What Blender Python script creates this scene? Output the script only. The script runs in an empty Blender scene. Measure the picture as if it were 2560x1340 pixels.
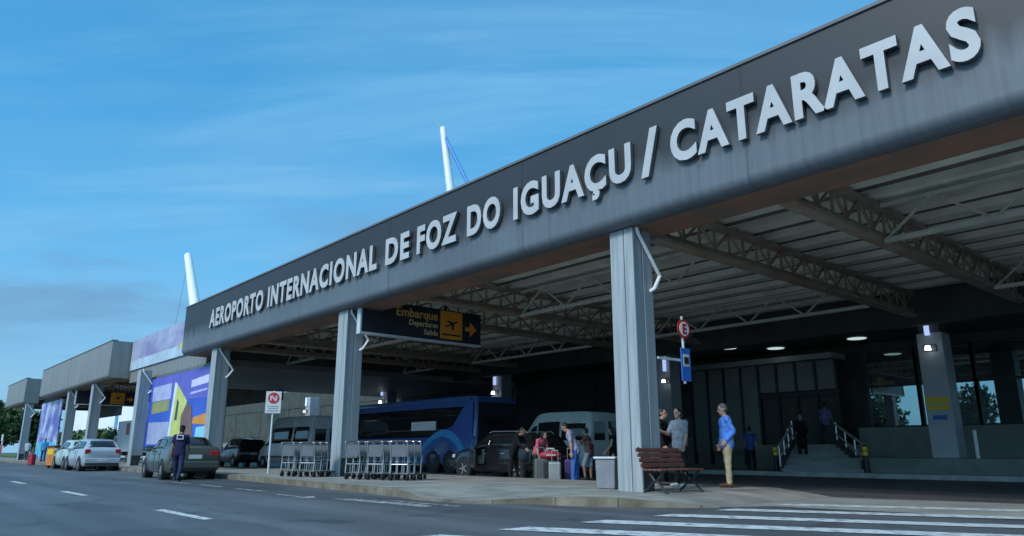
import bpy, bmesh, math, random
import numpy as np
from mathutils import Vector, Matrix
R = math.radians
PI = math.pi
random.seed(7)
rng = np.random.default_rng(7)

# ------------------------------------------------------------ camera, sky, sun, exposure
sc = bpy.context.scene
COL = sc.collection
cam_d = bpy.data.cameras.new('camera'); cam = bpy.data.objects.new('camera', cam_d); COL.objects.link(cam)
cam_d.sensor_width = 36.0
cam_d.lens = 36.0 * 1820.0 / 2560.0
cam_d.clip_start = 0.05; cam_d.clip_end = 4000
cam.location = (0, 0, 0.9)
YAW, PIT = R(41), R(14.17)
fw = Vector((-math.cos(YAW) * math.cos(PIT), math.sin(YAW) * math.cos(PIT), math.sin(PIT)))
cam.rotation_euler = fw.to_track_quat('-Z', 'Y').to_euler()
sc.camera = cam
SUN_EL, SUN_AZ = R(40), R(-84)          # azimuth of the sun measured from +X, counter-clockwise
sun_d = bpy.data.lights.new('sun', 'SUN'); sun = bpy.data.objects.new('sun', sun_d); COL.objects.link(sun)
sun_d.energy = 1.45; sun_d.angle = R(14); sun_d.color = (1.0, 0.97, 0.94)
sdir = Vector((math.cos(SUN_AZ) * math.cos(SUN_EL), math.sin(SUN_AZ) * math.cos(SUN_EL), math.sin(SUN_EL)))
sun.rotation_euler = sdir.to_track_quat('Z', 'Y').to_euler()
sun.location = (0, -20, 40)

world = bpy.data.worlds.new('World'); sc.world = world; world.use_nodes = True
wn = world.node_tree.nodes; wl = world.node_tree.links
wn.clear()
def WN(t, **k):
    n = wn.new(t)
    for a, b in k.items(): setattr(n, a, b)
    return n
out = WN('ShaderNodeOutputWorld'); bg = WN('ShaderNodeBackground'); bg.inputs['Strength'].default_value = 0.13
sky = WN('ShaderNodeTexSky', sky_type='NISHITA', sun_disc=False)
sky.sun_elevation = SUN_EL; sky.sun_rotation = PI / 2 - SUN_AZ
sky.air_density = 1.0; sky.dust_density = 0.3; sky.ozone_density = 2.0; sky.altitude = 200
tc = WN('ShaderNodeTexCoord')
sep = WN('ShaderNodeSeparateXYZ'); wl.new(tc.outputs['Generated'], sep.inputs[0])
# direction -> cloud-plane coordinates
addz = WN('ShaderNodeMath', operation='ADD'); wl.new(sep.outputs['Z'], addz.inputs[0]); addz.inputs[1].default_value = 0.16
mxz = WN('ShaderNodeMath', operation='MAXIMUM'); wl.new(addz.outputs[0], mxz.inputs[0]); mxz.inputs[1].default_value = 0.03
dx = WN('ShaderNodeMath', operation='DIVIDE'); wl.new(sep.outputs['X'], dx.inputs[0]); wl.new(mxz.outputs[0], dx.inputs[1])
dy = WN('ShaderNodeMath', operation='DIVIDE'); wl.new(sep.outputs['Y'], dy.inputs[0]); wl.new(mxz.outputs[0], dy.inputs[1])
cmb = WN('ShaderNodeCombineXYZ'); wl.new(dx.outputs[0], cmb.inputs[0]); wl.new(dy.outputs[0], cmb.inputs[1])
def cloud(scale, rot, sx, sy, detail, lo, hi, loc=(0, 0, 0)):
    mp = WN('ShaderNodeMapping', vector_type='TEXTURE'); wl.new(cmb.outputs[0], mp.inputs[0])
    mp.inputs['Rotation'].default_value = (0, 0, rot); mp.inputs['Scale'].default_value = (1 / sx, 1 / sy, 1); mp.inputs['Location'].default_value = loc
    nz = WN('ShaderNodeTexNoise'); wl.new(mp.outputs[0], nz.inputs['Vector'])
    nz.inputs['Scale'].default_value = scale; nz.inputs['Detail'].default_value = detail; nz.inputs['Roughness'].default_value = 0.58; nz.inputs['Distortion'].default_value = 0.35
    rp = WN('ShaderNodeMapRange', interpolation_type='SMOOTHSTEP'); wl.new(nz.outputs['Fac'], rp.inputs[0])
    rp.inputs[1].default_value = lo; rp.inputs[2].default_value = hi
    return rp.outputs[0]
def wmix(fac, a, b, k=1.0):
    m = WN('ShaderNodeMix', data_type='RGBA')
    if k != 1.0:
        q = WN('ShaderNodeMath', operation='MULTIPLY'); wl.new(fac, q.inputs[0]); q.inputs[1].default_value = k; fac = q.outputs[0]
    wl.new(fac, m.inputs[0])
    for s, v in ((m.inputs[6], a), (m.inputs[7], b)):
        if isinstance(v, tuple): s.default_value = (*v, 1)
        else: wl.new(v, s)
    return m.outputs[2]
tint = WN('ShaderNodeMix', data_type='RGBA', blend_type='MULTIPLY'); tint.inputs[0].default_value = 1.0
wl.new(sky.outputs[0], tint.inputs[6]); tint.inputs[7].default_value = (0.30, 0.86, 1.02, 1)
flat = WN('ShaderNodeValue'); flat.outputs[0].default_value = .55
base = wmix(flat.outputs[0], tint.outputs[2], (0.36, 1.68, 3.20))
# horizon haze band, thin streaks, soft grey cloud
hz = WN('ShaderNodeMapRange', interpolation_type='SMOOTHSTEP'); wl.new(sep.outputs['Z'], hz.inputs[0])
hz.inputs[1].default_value = 0.34; hz.inputs[2].default_value = 0.0
col = wmix(hz.outputs[0], base, (1.35, 2.40, 3.45), 0.9)
streak = cloud(1.1, PI / 2 - YAW, 0.35, 1.9, 9, 0.46, 0.64)
col = wmix(streak, col, (0.95, 2.38, 3.80), 0.7)
veil = cloud(0.8, PI / 2 - YAW, .6, 1.3, 9, 0.45, 0.68, (3.1, 1.4, 0))
col = wmix(veil, col, (1.1, 2.35, 3.6), 0.30)
grey = cloud(0.62, PI / 2 - YAW, 0.55, 1.2, 9, 0.46, 0.62, (1.15, 0.35, 0))
lowm = WN('ShaderNodeMapRange', interpolation_type='SMOOTHSTEP'); wl.new(sep.outputs['Z'], lowm.inputs[0])
lowm.inputs[1].default_value = 0.40; lowm.inputs[2].default_value = 0.24
gm = WN('ShaderNodeMath', operation='MULTIPLY'); wl.new(grey, gm.inputs[0]); wl.new(lowm.outputs[0], gm.inputs[1])
lo2 = WN('ShaderNodeMapRange', interpolation_type='SMOOTHSTEP'); wl.new(sep.outputs['Z'], lo2.inputs[0])
lo2.inputs[1].default_value = 0.06; lo2.inputs[2].default_value = 0.19; lo2.inputs[3].default_value = 0.25
gm2 = WN('ShaderNodeMath', operation='MULTIPLY'); wl.new(gm.outputs[0], gm2.inputs[0]); wl.new(lo2.outputs[0], gm2.inputs[1]); gm = gm2
col = wmix(gm.outputs[0], col, (0.74, 1.58, 2.62), 0.8)
# bright lobe added to the unseen sky behind the camera as fill light
dt = WN('ShaderNodeVectorMath', operation='DOT_PRODUCT'); wl.new(tc.outputs['Generated'], dt.inputs[0]); dt.inputs[1].default_value = Vector((.40, -.80, .50)).normalized()
fill_lobe = WN('ShaderNodeMapRange', interpolation_type='SMOOTHSTEP'); wl.new(dt.outputs['Value'], fill_lobe.inputs[0]); fill_lobe.inputs[1].default_value = .3; fill_lobe.inputs[2].default_value = .9
col = wmix(fill_lobe.outputs[0], col, (2.6, 5.4, 7.8), 0.9)
wl.new(col, bg.inputs['Color']); wl.new(bg.outputs[0], out.inputs['Surface'])
sc.view_settings.view_transform = 'Standard'; sc.view_settings.look = 'None'
sc.view_settings.exposure = 0.8; sc.view_settings.gamma = 1.0
sc.cycles.max_bounces = 10; sc.cycles.diffuse_bounces = 7; sc.cycles.use_denoising = True

# ------------------------------------------------------------ materials
def mat(name, base, rough=0.6, metal=0.0, var=0.0, scale=4.0, bump=0.0, spec=0.5, stretch=(1, 1, 1), emit=None, coat=0.0, base2=None, lo=0.35, hi=0.65, detail=5):
    m = bpy.data.materials.new(name); m.use_nodes = True
    nt = m.node_tree; b = nt.nodes['Principled BSDF']
    b.inputs['Base Color'].default_value = (*base, 1); b.inputs['Roughness'].default_value = rough
    b.inputs['Metallic'].default_value = metal; b.inputs['Specular IOR Level'].default_value = spec
    b.inputs['Coat Weight'].default_value = coat; b.inputs['Coat Roughness'].default_value = 0.08
    if emit:
        b.inputs['Emission Color'].default_value = (*emit[0], 1); b.inputs['Emission Strength'].default_value = emit[1]
    if var or bump or base2:
        t = nt.nodes.new('ShaderNodeTexCoord'); mp = nt.nodes.new('ShaderNodeMapping'); mp.inputs['Scale'].default_value = stretch
        nt.links.new(t.outputs['Object'], mp.inputs[0])
        n = nt.nodes.new('ShaderNodeTexNoise'); n.inputs['Scale'].default_value = scale; n.inputs['Detail'].default_value = detail
        nt.links.new(mp.outputs[0], n.inputs['Vector'])
        if var or base2:
            rp = nt.nodes.new('ShaderNodeMapRange'); rp.inputs[1].default_value = lo; rp.inputs[2].default_value = hi
            nt.links.new(n.outputs['Fac'], rp.inputs[0])
            mx = nt.nodes.new('ShaderNodeMix'); mx.data_type = 'RGBA'
            nt.links.new(rp.outputs[0], mx.inputs[0])
            c2 = base2 or tuple(min(1, c * (1 + var)) for c in base); c1 = base if base2 else tuple(c * (1 - var) for c in base)
            mx.inputs[6].default_value = (*c1, 1); mx.inputs[7].default_value = (*c2, 1)
            nt.links.new(mx.outputs[2], b.inputs['Base Color'])
        if bump:
            bp = nt.nodes.new('ShaderNodeBump'); bp.inputs['Strength'].default_value = bump; bp.inputs['Distance'].default_value = 0.02
            nt.links.new(n.outputs['Fac'], bp.inputs['Height']); nt.links.new(bp.outputs[0], b.inputs['Normal'])
    return m

def asphalt_mat():
    m = bpy.data.materials.new('asphalt'); m.use_nodes = True; nt = m.node_tree; b = nt.nodes['Principled BSDF']
    t = nt.nodes.new('ShaderNodeTexCoord')
    def noise(scale, st, det):
        mp = nt.nodes.new('ShaderNodeMapping'); mp.inputs['Scale'].default_value = st; nt.links.new(t.outputs['Object'], mp.inputs[0])
        n = nt.nodes.new('ShaderNodeTexNoise'); n.inputs['Scale'].default_value = scale; n.inputs['Detail'].default_value = det
        nt.links.new(mp.outputs[0], n.inputs['Vector']); return n.outputs['Fac']
    a = noise(0.5, (0.25, 1.3, 1), 6); c = noise(0.12, (1, 1, 1), 5); g = noise(90, (1, 1, 1), 3)
    def mr(s, lo, hi, o0, o1):
        r = nt.nodes.new('ShaderNodeMapRange'); nt.links.new(s, r.inputs[0])
        for i, v in enumerate((lo, hi, o0, o1)): r.inputs[i + 1].default_value = v
        return r.outputs[0]
    def mul(p, q):
        k = nt.nodes.new('ShaderNodeMath'); k.operation = 'MULTIPLY'; nt.links.new(p, k.inputs[0]); nt.links.new(q, k.inputs[1]); return k.outputs[0]
    tr = noise(1.0, (.03, 1.1, 1), 3); oil = noise(.9, (1, 1, 1), 6); pt = noise(.22, (.5, 1, 1), 2); ag = noise(260, (1, 1, 1), 2)
    f = mul(mul(mr(a, .3, .7, .72, 1.25), mr(c, .3, .7, .78, 1.2)), mr(g, .3, .7, .78, 1.2))
    f = mul(mul(f, mr(tr, .42, .60, .80, 1.08)), mul(mr(oil, .62, .70, 1.0, .62), mr(pt, .60, .605, 1.0, .78)))
    f = mul(f, mr(ag, .35, .65, .85, 1.18))
    vo = nt.nodes.new('ShaderNodeTexVoronoi'); vo.feature = 'DISTANCE_TO_EDGE'; vo.inputs['Scale'].default_value = .22
    mpv = nt.nodes.new('ShaderNodeMapping'); nt.links.new(t.outputs['Object'], mpv.inputs[0])
    av = nt.nodes.new('ShaderNodeVectorMath'); av.operation = 'MULTIPLY_ADD'
    nn = nt.nodes.new('ShaderNodeTexNoise'); nn.inputs['Scale'].default_value = 1.3; nn.inputs['Detail'].default_value = 6; nt.links.new(t.outputs['Object'], nn.inputs['Vector'])
    nt.links.new(nn.outputs['Color'], av.inputs[0]); av.inputs[1].default_value = (1.6, 1.6, 0); nt.links.new(mpv.outputs[0], av.inputs[2]); nt.links.new(av.outputs[0], vo.inputs['Vector'])
    f = mul(f, mr(vo.outputs['Distance'], .0015, .006, .6, 1.0))
    cmbn = nt.nodes.new('ShaderNodeMix'); cmbn.data_type = 'RGBA'; cmbn.blend_type = 'MULTIPLY'; cmbn.inputs[0].default_value = 1
    cmbn.inputs[6].default_value = (0.092, 0.098, 0.106, 1)
    nt.links.new(f, cmbn.inputs[7]); nt.links.new(cmbn.outputs[2], b.inputs['Base Color'])
    b.inputs['Roughness'].default_value = 0.58; b.inputs['Specular IOR Level'].default_value = 0.5
    bp = nt.nodes.new('ShaderNodeBump'); bp.inputs['Strength'].default_value = .35; bp.inputs['Distance'].default_value = .01
    nt.links.new(g, bp.inputs['Height']); nt.links.new(bp.outputs[0], b.inputs['Normal'])
    return m

def fascia_mat():
    # grey painted sheet, lighter below the lettering, with vertical streaks in that part
    m = bpy.data.materials.new('fascia_paint'); m.use_nodes = True; nt = m.node_tree; b = nt.nodes['Principled BSDF']
    t = nt.nodes.new('ShaderNodeTexCoord'); s = nt.nodes.new('ShaderNodeSeparateXYZ'); nt.links.new(t.outputs['Object'], s.inputs[0])
    def noise(scale, st, det):
        mp = nt.nodes.new('ShaderNodeMapping'); mp.inputs['Scale'].default_value = st; nt.links.new(t.outputs['Object'], mp.inputs[0])
        n = nt.nodes.new('ShaderNodeTexNoise'); n.inputs['Scale'].default_value = scale; n.inputs['Detail'].default_value = det
        nt.links.new(mp.outputs[0], n.inputs['Vector']); return n.outputs['Fac']
    st = noise(1.0, (13, 1, .10), 5); big = noise(.35, (1, 1, 1.5), 4); band_edge = noise(1.0, (3.5, 1, .02), 3)
    def mr(sk, lo, hi, o0, o1):
        r = nt.nodes.new('ShaderNodeMapRange'); nt.links.new(sk, r.inputs[0])
        for i, v in enumerate((lo, hi, o0, o1)): r.inputs[i + 1].default_value = v
        return r.outputs[0]
    def ma(op, p, q):
        k = nt.nodes.new('ShaderNodeMath'); k.operation = op
        for i, v in enumerate((p, q)):
            if isinstance(v, float): k.inputs[i].default_value = v
            else: nt.links.new(v, k.inputs[i])
        return k.outputs[0]
    zz = ma('ADD', s.outputs['Z'], mr(band_edge, .3, .7, -.18, .18))
    lower_band = mr(zz, 6.75, 6.15, 0.0, 1.0)
    k = ma('MULTIPLY', lower_band, mr(st, .3, .65, .78, 1.05))
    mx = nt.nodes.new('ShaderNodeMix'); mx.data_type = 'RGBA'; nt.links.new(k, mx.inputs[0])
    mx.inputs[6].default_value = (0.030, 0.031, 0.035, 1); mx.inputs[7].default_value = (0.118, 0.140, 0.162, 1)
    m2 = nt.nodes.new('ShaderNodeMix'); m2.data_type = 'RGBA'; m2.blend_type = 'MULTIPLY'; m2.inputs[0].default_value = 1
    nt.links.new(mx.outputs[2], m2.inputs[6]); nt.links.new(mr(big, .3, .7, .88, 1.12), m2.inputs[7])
    fr = ma('FRACT', ma('DIVIDE', ma('ADD', s.outputs['X'], 300.35), 6.06), 0.0)
    jt = mr(ma('ABSOLUTE', ma('SUBTRACT', fr, .5), 0.0), .004, .0065, .68, 1.0)
    m3 = nt.nodes.new('ShaderNodeMix'); m3.data_type = 'RGBA'; m3.blend_type = 'MULTIPLY'; m3.inputs[0].default_value = 1
    nt.links.new(m2.outputs[2], m3.inputs[6]); nt.links.new(jt, m3.inputs[7])
    nt.links.new(m3.outputs[2], b.inputs['Base Color']); b.inputs['Roughness'].default_value = .5
    return m

def paving_mat(nm='pavement_concrete', c1=(.19, .18, .16), c2=(.34, .325, .29), sc_=1.1, bw=1.2, rh=.8):
    m = mat(nm, c1, .85, base2=c2, scale=sc_, bump=.2, lo=.3, hi=.7, detail=8)
    nt = m.node_tree; b = nt.nodes['Principled BSDF']; t = nt.nodes.new('ShaderNodeTexCoord')
    br = nt.nodes.new('ShaderNodeTexBrick'); br.offset = .5; br.inputs['Scale'].default_value = 1.0; br.inputs['Mortar Size'].default_value = .012
    br.inputs['Brick Width'].default_value = bw; br.inputs['Row Height'].default_value = rh
    br.inputs['Color1'].default_value = (1, 1, 1, 1); br.inputs['Color2'].default_value = (.82, .82, .82, 1); br.inputs['Mortar'].default_value = (.45, .43, .40, 1)
    nt.links.new(t.outputs['Object'], br.inputs['Vector'])
    src = b.inputs['Base Color'].links[0].from_socket
    mx = nt.nodes.new('ShaderNodeMix'); mx.data_type = 'RGBA'; mx.blend_type = 'MULTIPLY'; mx.inputs[0].default_value = 1
    nt.links.new(src, mx.inputs[6]); nt.links.new(br.outputs['Color'], mx.inputs[7]); nt.links.new(mx.outputs[2], b.inputs['Base Color'])
    return m

M = dict(
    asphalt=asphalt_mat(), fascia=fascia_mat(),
    paint=mat('road_paint', (.20, .205, .205), .75, base2=(.56, .575, .58), scale=5, lo=.36, hi=.52, detail=9, stretch=(1, 2, 1), bump=.2),
    paint_old=mat('worn_road_paint', (.12, .12, .12), .7, base2=(.42, .43, .44), scale=6, lo=.42, hi=.62),
    concrete=paving_mat(),
    kerb=paving_mat('kerb_concrete', (.11, .085, .055), (.25, .22, .165), 2.5, 1.0, 60),
    fascia2=mat('grey_fascia', (.20, .205, .20), .5, var=.14, scale=1.2, stretch=(3, 1, .2)),
    end=mat('end_panel', (.12, .125, .13), .5, var=.12, scale=1.0),
    rust=mat('rusty_soffit', (.30, .15, .095), .8, base2=(.17, .13, .10), scale=1.1, lo=.35, hi=.65),
    rustbeam=mat('weathered_girder', (.32, .275, .215), .7, base2=(.26, .17, .11), scale=1.6, lo=.4, hi=.7),
    truss=mat('pale_truss_paint', (.50, .51, .45), .6, var=.1, scale=3),
    deck=mat('ceiling_sheet', (.72, .72, .62), .7, var=.18, scale=.8),
    gap=mat('ceiling_gap_dark', (.12, .105, .085), .8, var=.3, scale=1),  # darker strips between the pale ceiling sheets
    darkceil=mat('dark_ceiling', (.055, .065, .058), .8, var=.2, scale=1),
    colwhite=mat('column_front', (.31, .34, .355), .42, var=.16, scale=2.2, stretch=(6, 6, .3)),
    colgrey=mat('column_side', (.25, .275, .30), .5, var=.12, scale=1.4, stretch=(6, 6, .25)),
    coldark=mat('column_base', (.06, .06, .06), .8, var=.3, scale=6),
    white=mat('white_paint', (.75, .77, .78), .45, var=.05, scale=3),
    letter=mat('letter_face', (.44, .44, .445), .4, var=.07, scale=2, ),
    letterside=mat('letter_return', (.10, .105, .11), .5, var=.1, scale=2),
    black=mat('black_paint', (.012, .012, .013), .5, var=.2, scale=5),
    rubber=mat('tyre_rubber', (.018, .018, .019), .85, var=.2, scale=20),
    steel=mat('galvanised_steel', (.36, .38, .39), .38, .7, var=.1, scale=12),
    chrome=mat('alloy_rim', (.62, .64, .66), .3, .75, var=.05, scale=9),
    signblack=mat('sign_face', (.016, .022, .032), .35, var=.2, scale=2),
    signframe=mat('sign_frame', (.60, .63, .66), .4, .3, var=.1, scale=4),
    orange=mat('sign_orange', (.80, .30, .03), .5, var=.05, scale=3),
    yellowtxt=mat('sign_yellow', (.72, .42, .10), .5, var=.05, scale=3),
    red=mat('sign_red', (.45, .02, .03), .5, var=.1, scale=4),
    blue=mat('sign_blue', (.02, .12, .45), .5, var=.1, scale=4),
    yellow=mat('safety_yellow', (.65, .48, .02), .5, var=.1, scale=6),
    wood=mat('bench_wood', (.15, .055, .04), .6, var=.3, scale=5, stretch=(1, 1, 8), bump=.1),
    iron=mat('cast_iron', (.03, .032, .034), .5, .3, var=.2, scale=8),
    bin=mat('bin_metal', (.20, .215, .235), .5, .1, var=.1, scale=4),
    plinth=mat('plinth_render', (.19, .22, .20), .8, var=.15, scale=1.2),
    panel=mat('frosted_panel', (.16, .19, .17), .5, var=.12, scale=.8),
    mull=mat('window_frame', (.02, .022, .022), .5, var=.2, scale=3),
    carglass=mat('car_glass', (.012, .014, .016), .04, spec=.9, var=.1, scale=2),
    lampred=mat('tail_lamp', (.35, .008, .015), .25, var=.1, scale=6),
    lampclear=mat('head_lamp', (.70, .72, .74), .15, var=.05, scale=6),
    plate=mat('licence_plate', (.55, .56, .57), .5, var=.06, scale=8),
    bumper=mat('dark_plastic', (.03, .031, .033), .6, var=.15, scale=8),
    skin=mat('skin', (.42, .24, .17), .55, var=.08, scale=12),
    skin2=mat('tan_skin', (.30, .16, .10), .55, var=.08, scale=12),
    hairblack=mat('dark_hair', (.016, .012, .010), .6, var=.3, scale=40),
    hairgrey=mat('greying_hair', (.10, .095, .09), .6, var=.3, scale=40),
    leaf=mat('leaves', (.035, .075, .022), .6, base2=(.075, .12, .03), scale=.6, lo=.35, hi=.65),
    leafdark=mat('dark_leaves', (.022, .050, .020), .6, base2=(.05, .085, .028), scale=.5, lo=.35, hi=.65),
    bark=mat('bark', (.09, .065, .045), .9, var=.3, scale=6, bump=.3),
    grass=mat('grass', (.05, .085, .025), .9, base2=(.09, .12, .04), scale=2, lo=.35, hi=.65),
    bulb=mat('lamp_bulb', (.9, .95, 1), .4, var=.02, emit=((.82, .92, 1.0), 2.0)),
    tube=mat('uplight_glow', (.8, .85, .95), .4, var=.02, emit=((.45, .60, 1.0), .5)),
    ceillamp=mat('ceiling_diffuser', (.8, .85, .85), .5, var=.02, emit=((.75, .95, .95), .4)),
)
def cloth(name, c, var=.14): 
    return mat(name, c, .85, var=var, scale=9, bump=.35, spec=.2)
def glass_mat():
    m = bpy.data.materials.new('tinted_window_glass'); m.use_nodes = True; nt = m.node_tree
    o = nt.nodes['Material Output']; b = nt.nodes['Principled BSDF']
    b.inputs['Base Color'].default_value = (.010, .014, .013, 1); b.inputs['Roughness'].default_value = .3
    g = nt.nodes.new('ShaderNodeBsdfGlossy'); g.inputs['Color'].default_value = (.62, .85, .85, 1); g.inputs['Roughness'].default_value = .012
    t = nt.nodes.new('ShaderNodeTexCoord'); n = nt.nodes.new('ShaderNodeTexNoise'); n.inputs['Scale'].default_value = .7
    nt.links.new(t.outputs['Object'], n.inputs['Vector'])
    bp = nt.nodes.new('ShaderNodeBump'); bp.inputs['Strength'].default_value = .02; bp.inputs['Distance'].default_value = .05
    nt.links.new(n.outputs['Fac'], bp.inputs['Height']); nt.links.new(bp.outputs[0], g.inputs['Normal'])
    mx = nt.nodes.new('ShaderNodeMixShader'); mx.inputs[0].default_value = .33
    nt.links.new(b.outputs[0], mx.inputs[1]); nt.links.new(g.outputs[0], mx.inputs[2]); nt.links.new(mx.outputs[0], o.inputs['Surface'])
    return m
M['glass'] = glass_mat()
def paint_mat(name, c, rough=.28, metal=.0, coat=.6): return mat(name, c, rough, metal, var=.05, scale=2, coat=coat)

# ------------------------------------------------------------ mesh helpers
class MB:
    def __init__(s): s.v = []; s.f = []; s.m = []
    def add(s, vs, fs, mi=0):
        o = len(s.v); s.v += [tuple(p) for p in vs]; s.f += [tuple(i + o for i in f) for f in fs]; s.m += [mi] * len(fs); return s
    def box(s, c, d, rz=0, mi=0, mtx=None):
        hx, hy, hz = d[0] / 2, d[1] / 2, d[2] / 2
        vs = [Vector((x, y, z)) for x in (-hx, hx) for y in (-hy, hy) for z in (-hz, hz)]
        m = Matrix.Translation(c) @ (mtx or Matrix.Rotation(rz, 4, 'Z'))
        return s.add([m @ p for p in vs], [(0, 1, 3, 2), (4, 6, 7, 5), (0, 4, 5, 1), (2, 3, 7, 6), (0, 2, 6, 4), (1, 5, 7, 3)], mi)
    def bx(s, x0, x1, y0, y1, z0, z1, mi=0): return s.box(((x0 + x1) / 2, (y0 + y1) / 2, (z0 + z1) / 2), (abs(x1 - x0), abs(y1 - y0), abs(z1 - z0)), 0, mi)
    def cyl(s, p0, p1, r0, r1=None, n=12, mi=0, cap=True):
        p0 = Vector(p0); p1 = Vector(p1); r1 = r0 if r1 is None else r1
        d = (p1 - p0).normalized(); a = d.orthogonal().normalized(); b = d.cross(a)
        vs = []
        for p, r in ((p0, r0), (p1, r1)):
            for i in range(n):
                t = 2 * PI * i / n; vs.append(p + a * (r * math.cos(t)) + b * (r * math.sin(t)))
        fs = [(i, (i + 1) % n, n + (i + 1) % n, n + i) for i in range(n)]
        if cap: fs += [tuple(range(n))[::-1], tuple(range(n, 2 * n))]
        return s.add(vs, fs, mi)
    def bar(s, p0, p1, w, h=None, mi=0):
        h = h or w; p0 = Vector(p0); p1 = Vector(p1); d = (p1 - p0); L = d.length; d.normalize()
        up = Vector((0, 0, 1)) if abs(d.z) < .95 else Vector((1, 0, 0))
        a = d.cross(up).normalized(); b = a.cross(d)
        m = Matrix((( *a, 0), (*d, 0), (*b, 0), (0, 0, 0, 1))).transposed()
        return s.box((p0 + p1) / 2, (w, L, h), 0, mi, m)
    def tube(s, pts, r, n=8, mi=0):
        for a, b in zip(pts, pts[1:]): s.cyl(a, b, r, r, n, mi)
        for p in pts[1:-1]: s.ball(p, (r, r, r), mi=mi, n=8, k=5)
        return s
    def ball(s, c, rad, mi=0, n=14, k=9, mtx=None):
        c = Vector(c); mtx = mtx or Matrix.Identity(3); vs = [c + mtx @ Vector((0, 0, -rad[2]))]
        for j in range(1, k):
            ph = -PI / 2 + PI * j / k
            for i in range(n):
                t = 2 * PI * i / n
                vs.append(c + mtx @ Vector((rad[0] * math.cos(ph) * math.cos(t), rad[1] * math.cos(ph) * math.sin(t), rad[2] * math.sin(ph))))
        vs.append(c + mtx @ Vector((0, 0, rad[2])))
        fs = [(0, 1 + (i + 1) % n, 1 + i) for i in range(n)]
        for j in range(k - 2):
            for i in range(n): fs.append((1 + j * n + i, 1 + j * n + (i + 1) % n, 1 + (j + 1) * n + (i + 1) % n, 1 + (j + 1) * n + i))
        L = 1 + (k - 1) * n; b = 1 + (k - 2) * n
        fs += [(b + i, b + (i + 1) % n, L) for i in range(n)]
        return s.add(vs, fs, mi)
    def capsule(s, p0, p1, r0, r1, n=12, mi=0):
        p0 = Vector(p0); p1 = Vector(p1); d = p1 - p0; L = d.length
        if L < 1e-5: return s.ball(p0, (r0,) * 3, mi)
        d.normalize(); a = d.orthogonal().normalized(); b = d.cross(a); rings = []
        for k in range(4): ph = -PI / 2 + (k + .5) / 4 * PI / 2; rings.append((p0 + d * (r0 * math.sin(ph)), r0 * math.cos(ph)))
        rings += [(p0, r0), (p1, r1)]
        for k in range(4): ph = (k + .5) / 4 * PI / 2; rings.append((p1 + d * (r1 * math.sin(ph)), r1 * math.cos(ph)))
        vs = []
        for p, r in rings:
            for i in range(n): t = 2 * PI * i / n; vs.append(p + a * (r * math.cos(t)) + b * (r * math.sin(t)))
        fs = []
        for j in range(len(rings) - 1):
            for i in range(n): fs.append((j * n + i, j * n + (i + 1) % n, (j + 1) * n + (i + 1) % n, (j + 1) * n + i))
        fs += [tuple(range(n))[::-1], tuple(range((len(rings) - 1) * n, len(rings) * n))]
        return s.add(vs, fs, mi)
    def prism(s, poly, axis, a, b, mi=0):
        # poly: 2D points; axis 'X': poly is (y,z) extruded x from a to b; 'Y': (x,z); 'Z': (x,y)
        def P(p, t): return {'X': (t, p[0], p[1]), 'Y': (p[0], t, p[1]), 'Z': (p[0], p[1], t)}[axis]
        n = len(poly); vs = [P(p, a) for p in poly] + [P(p, b) for p in poly]
        fs = [(i, (i + 1) % n, n + (i + 1) % n, n + i) for i in range(n)] + [tuple(range(n))[::-1], tuple(range(n, 2 * n))]
        return s.add(vs, fs, mi)
    def mesh(s, name, mats, smooth=False, angle=35):
        me = bpy.data.meshes.new(name); me.from_pydata(s.v, [], s.f)
        for m in mats if isinstance(mats, (list, tuple)) else [mats]: me.materials.append(m)
        me.polygons.foreach_set('material_index', s.m)
        bm = bmesh.new(); bm.from_mesh(me); bmesh.ops.recalc_face_normals(bm, faces=bm.faces)
        if smooth:
            for f in bm.faces: f.smooth = True
            for e in bm.edges:
                e.smooth = not (len(e.link_faces) == 2 and e.calc_face_angle(0) > R(angle))
        bm.to_mesh(me); bm.free(); me.update(); return me
    def build(s, name, mats, parent=None, smooth=False, bevel=0, angle=35, seg=2):
        o = bpy.data.objects.new(name, s.mesh(name, mats, smooth, angle)); COL.objects.link(o)
        if parent: o.parent = parent
        if bevel:
            b = o.modifiers.new('bevel', 'BEVEL'); b.width = bevel; b.segments = seg; b.limit_method = 'ANGLE'; b.angle_limit = R(40)
        return o
def tag(o, label, cat, group=None, kind=None):
    if kind: o['kind'] = kind
    if label: o['label'] = label
    if cat: o['category'] = cat
    if group: o['group'] = group
    return o
def thing(name, label, cat, loc=(0, 0, 0), rz=0, group=None):
    o = bpy.data.objects.new(name, None); COL.objects.link(o); o.empty_display_size = .3
    o.location = loc; o.rotation_euler = (0, 0, rz); return tag(o, label, cat, group)
def struct(mb, name, mats, **k): return tag(mb.build(name, mats, **k), None, None, kind='structure')
def copy_tree(o, parent=None):
    c = o.copy(); COL.objects.link(c)
    if parent: c.parent = parent
    for ch in list(o.children): copy_tree(ch, c)
    return c
def text_mesh(s, size, extrude, offset=0.0, align='LEFT', space=1.0):
    cu = bpy.data.curves.new('text', 'FONT'); cu.body = s; cu.size = size; cu.extrude = extrude; cu.offset = offset; cu.align_x = align; cu.space_character = space
    cu.resolution_u = 4
    o = bpy.data.objects.new('text', cu); COL.objects.link(o)
    dg = bpy.context.evaluated_depsgraph_get(); dg.update()
    me = bpy.data.meshes.new_from_object(o.evaluated_get(dg)); bpy.data.objects.remove(o); bpy.data.curves.remove(cu)
    return me
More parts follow.
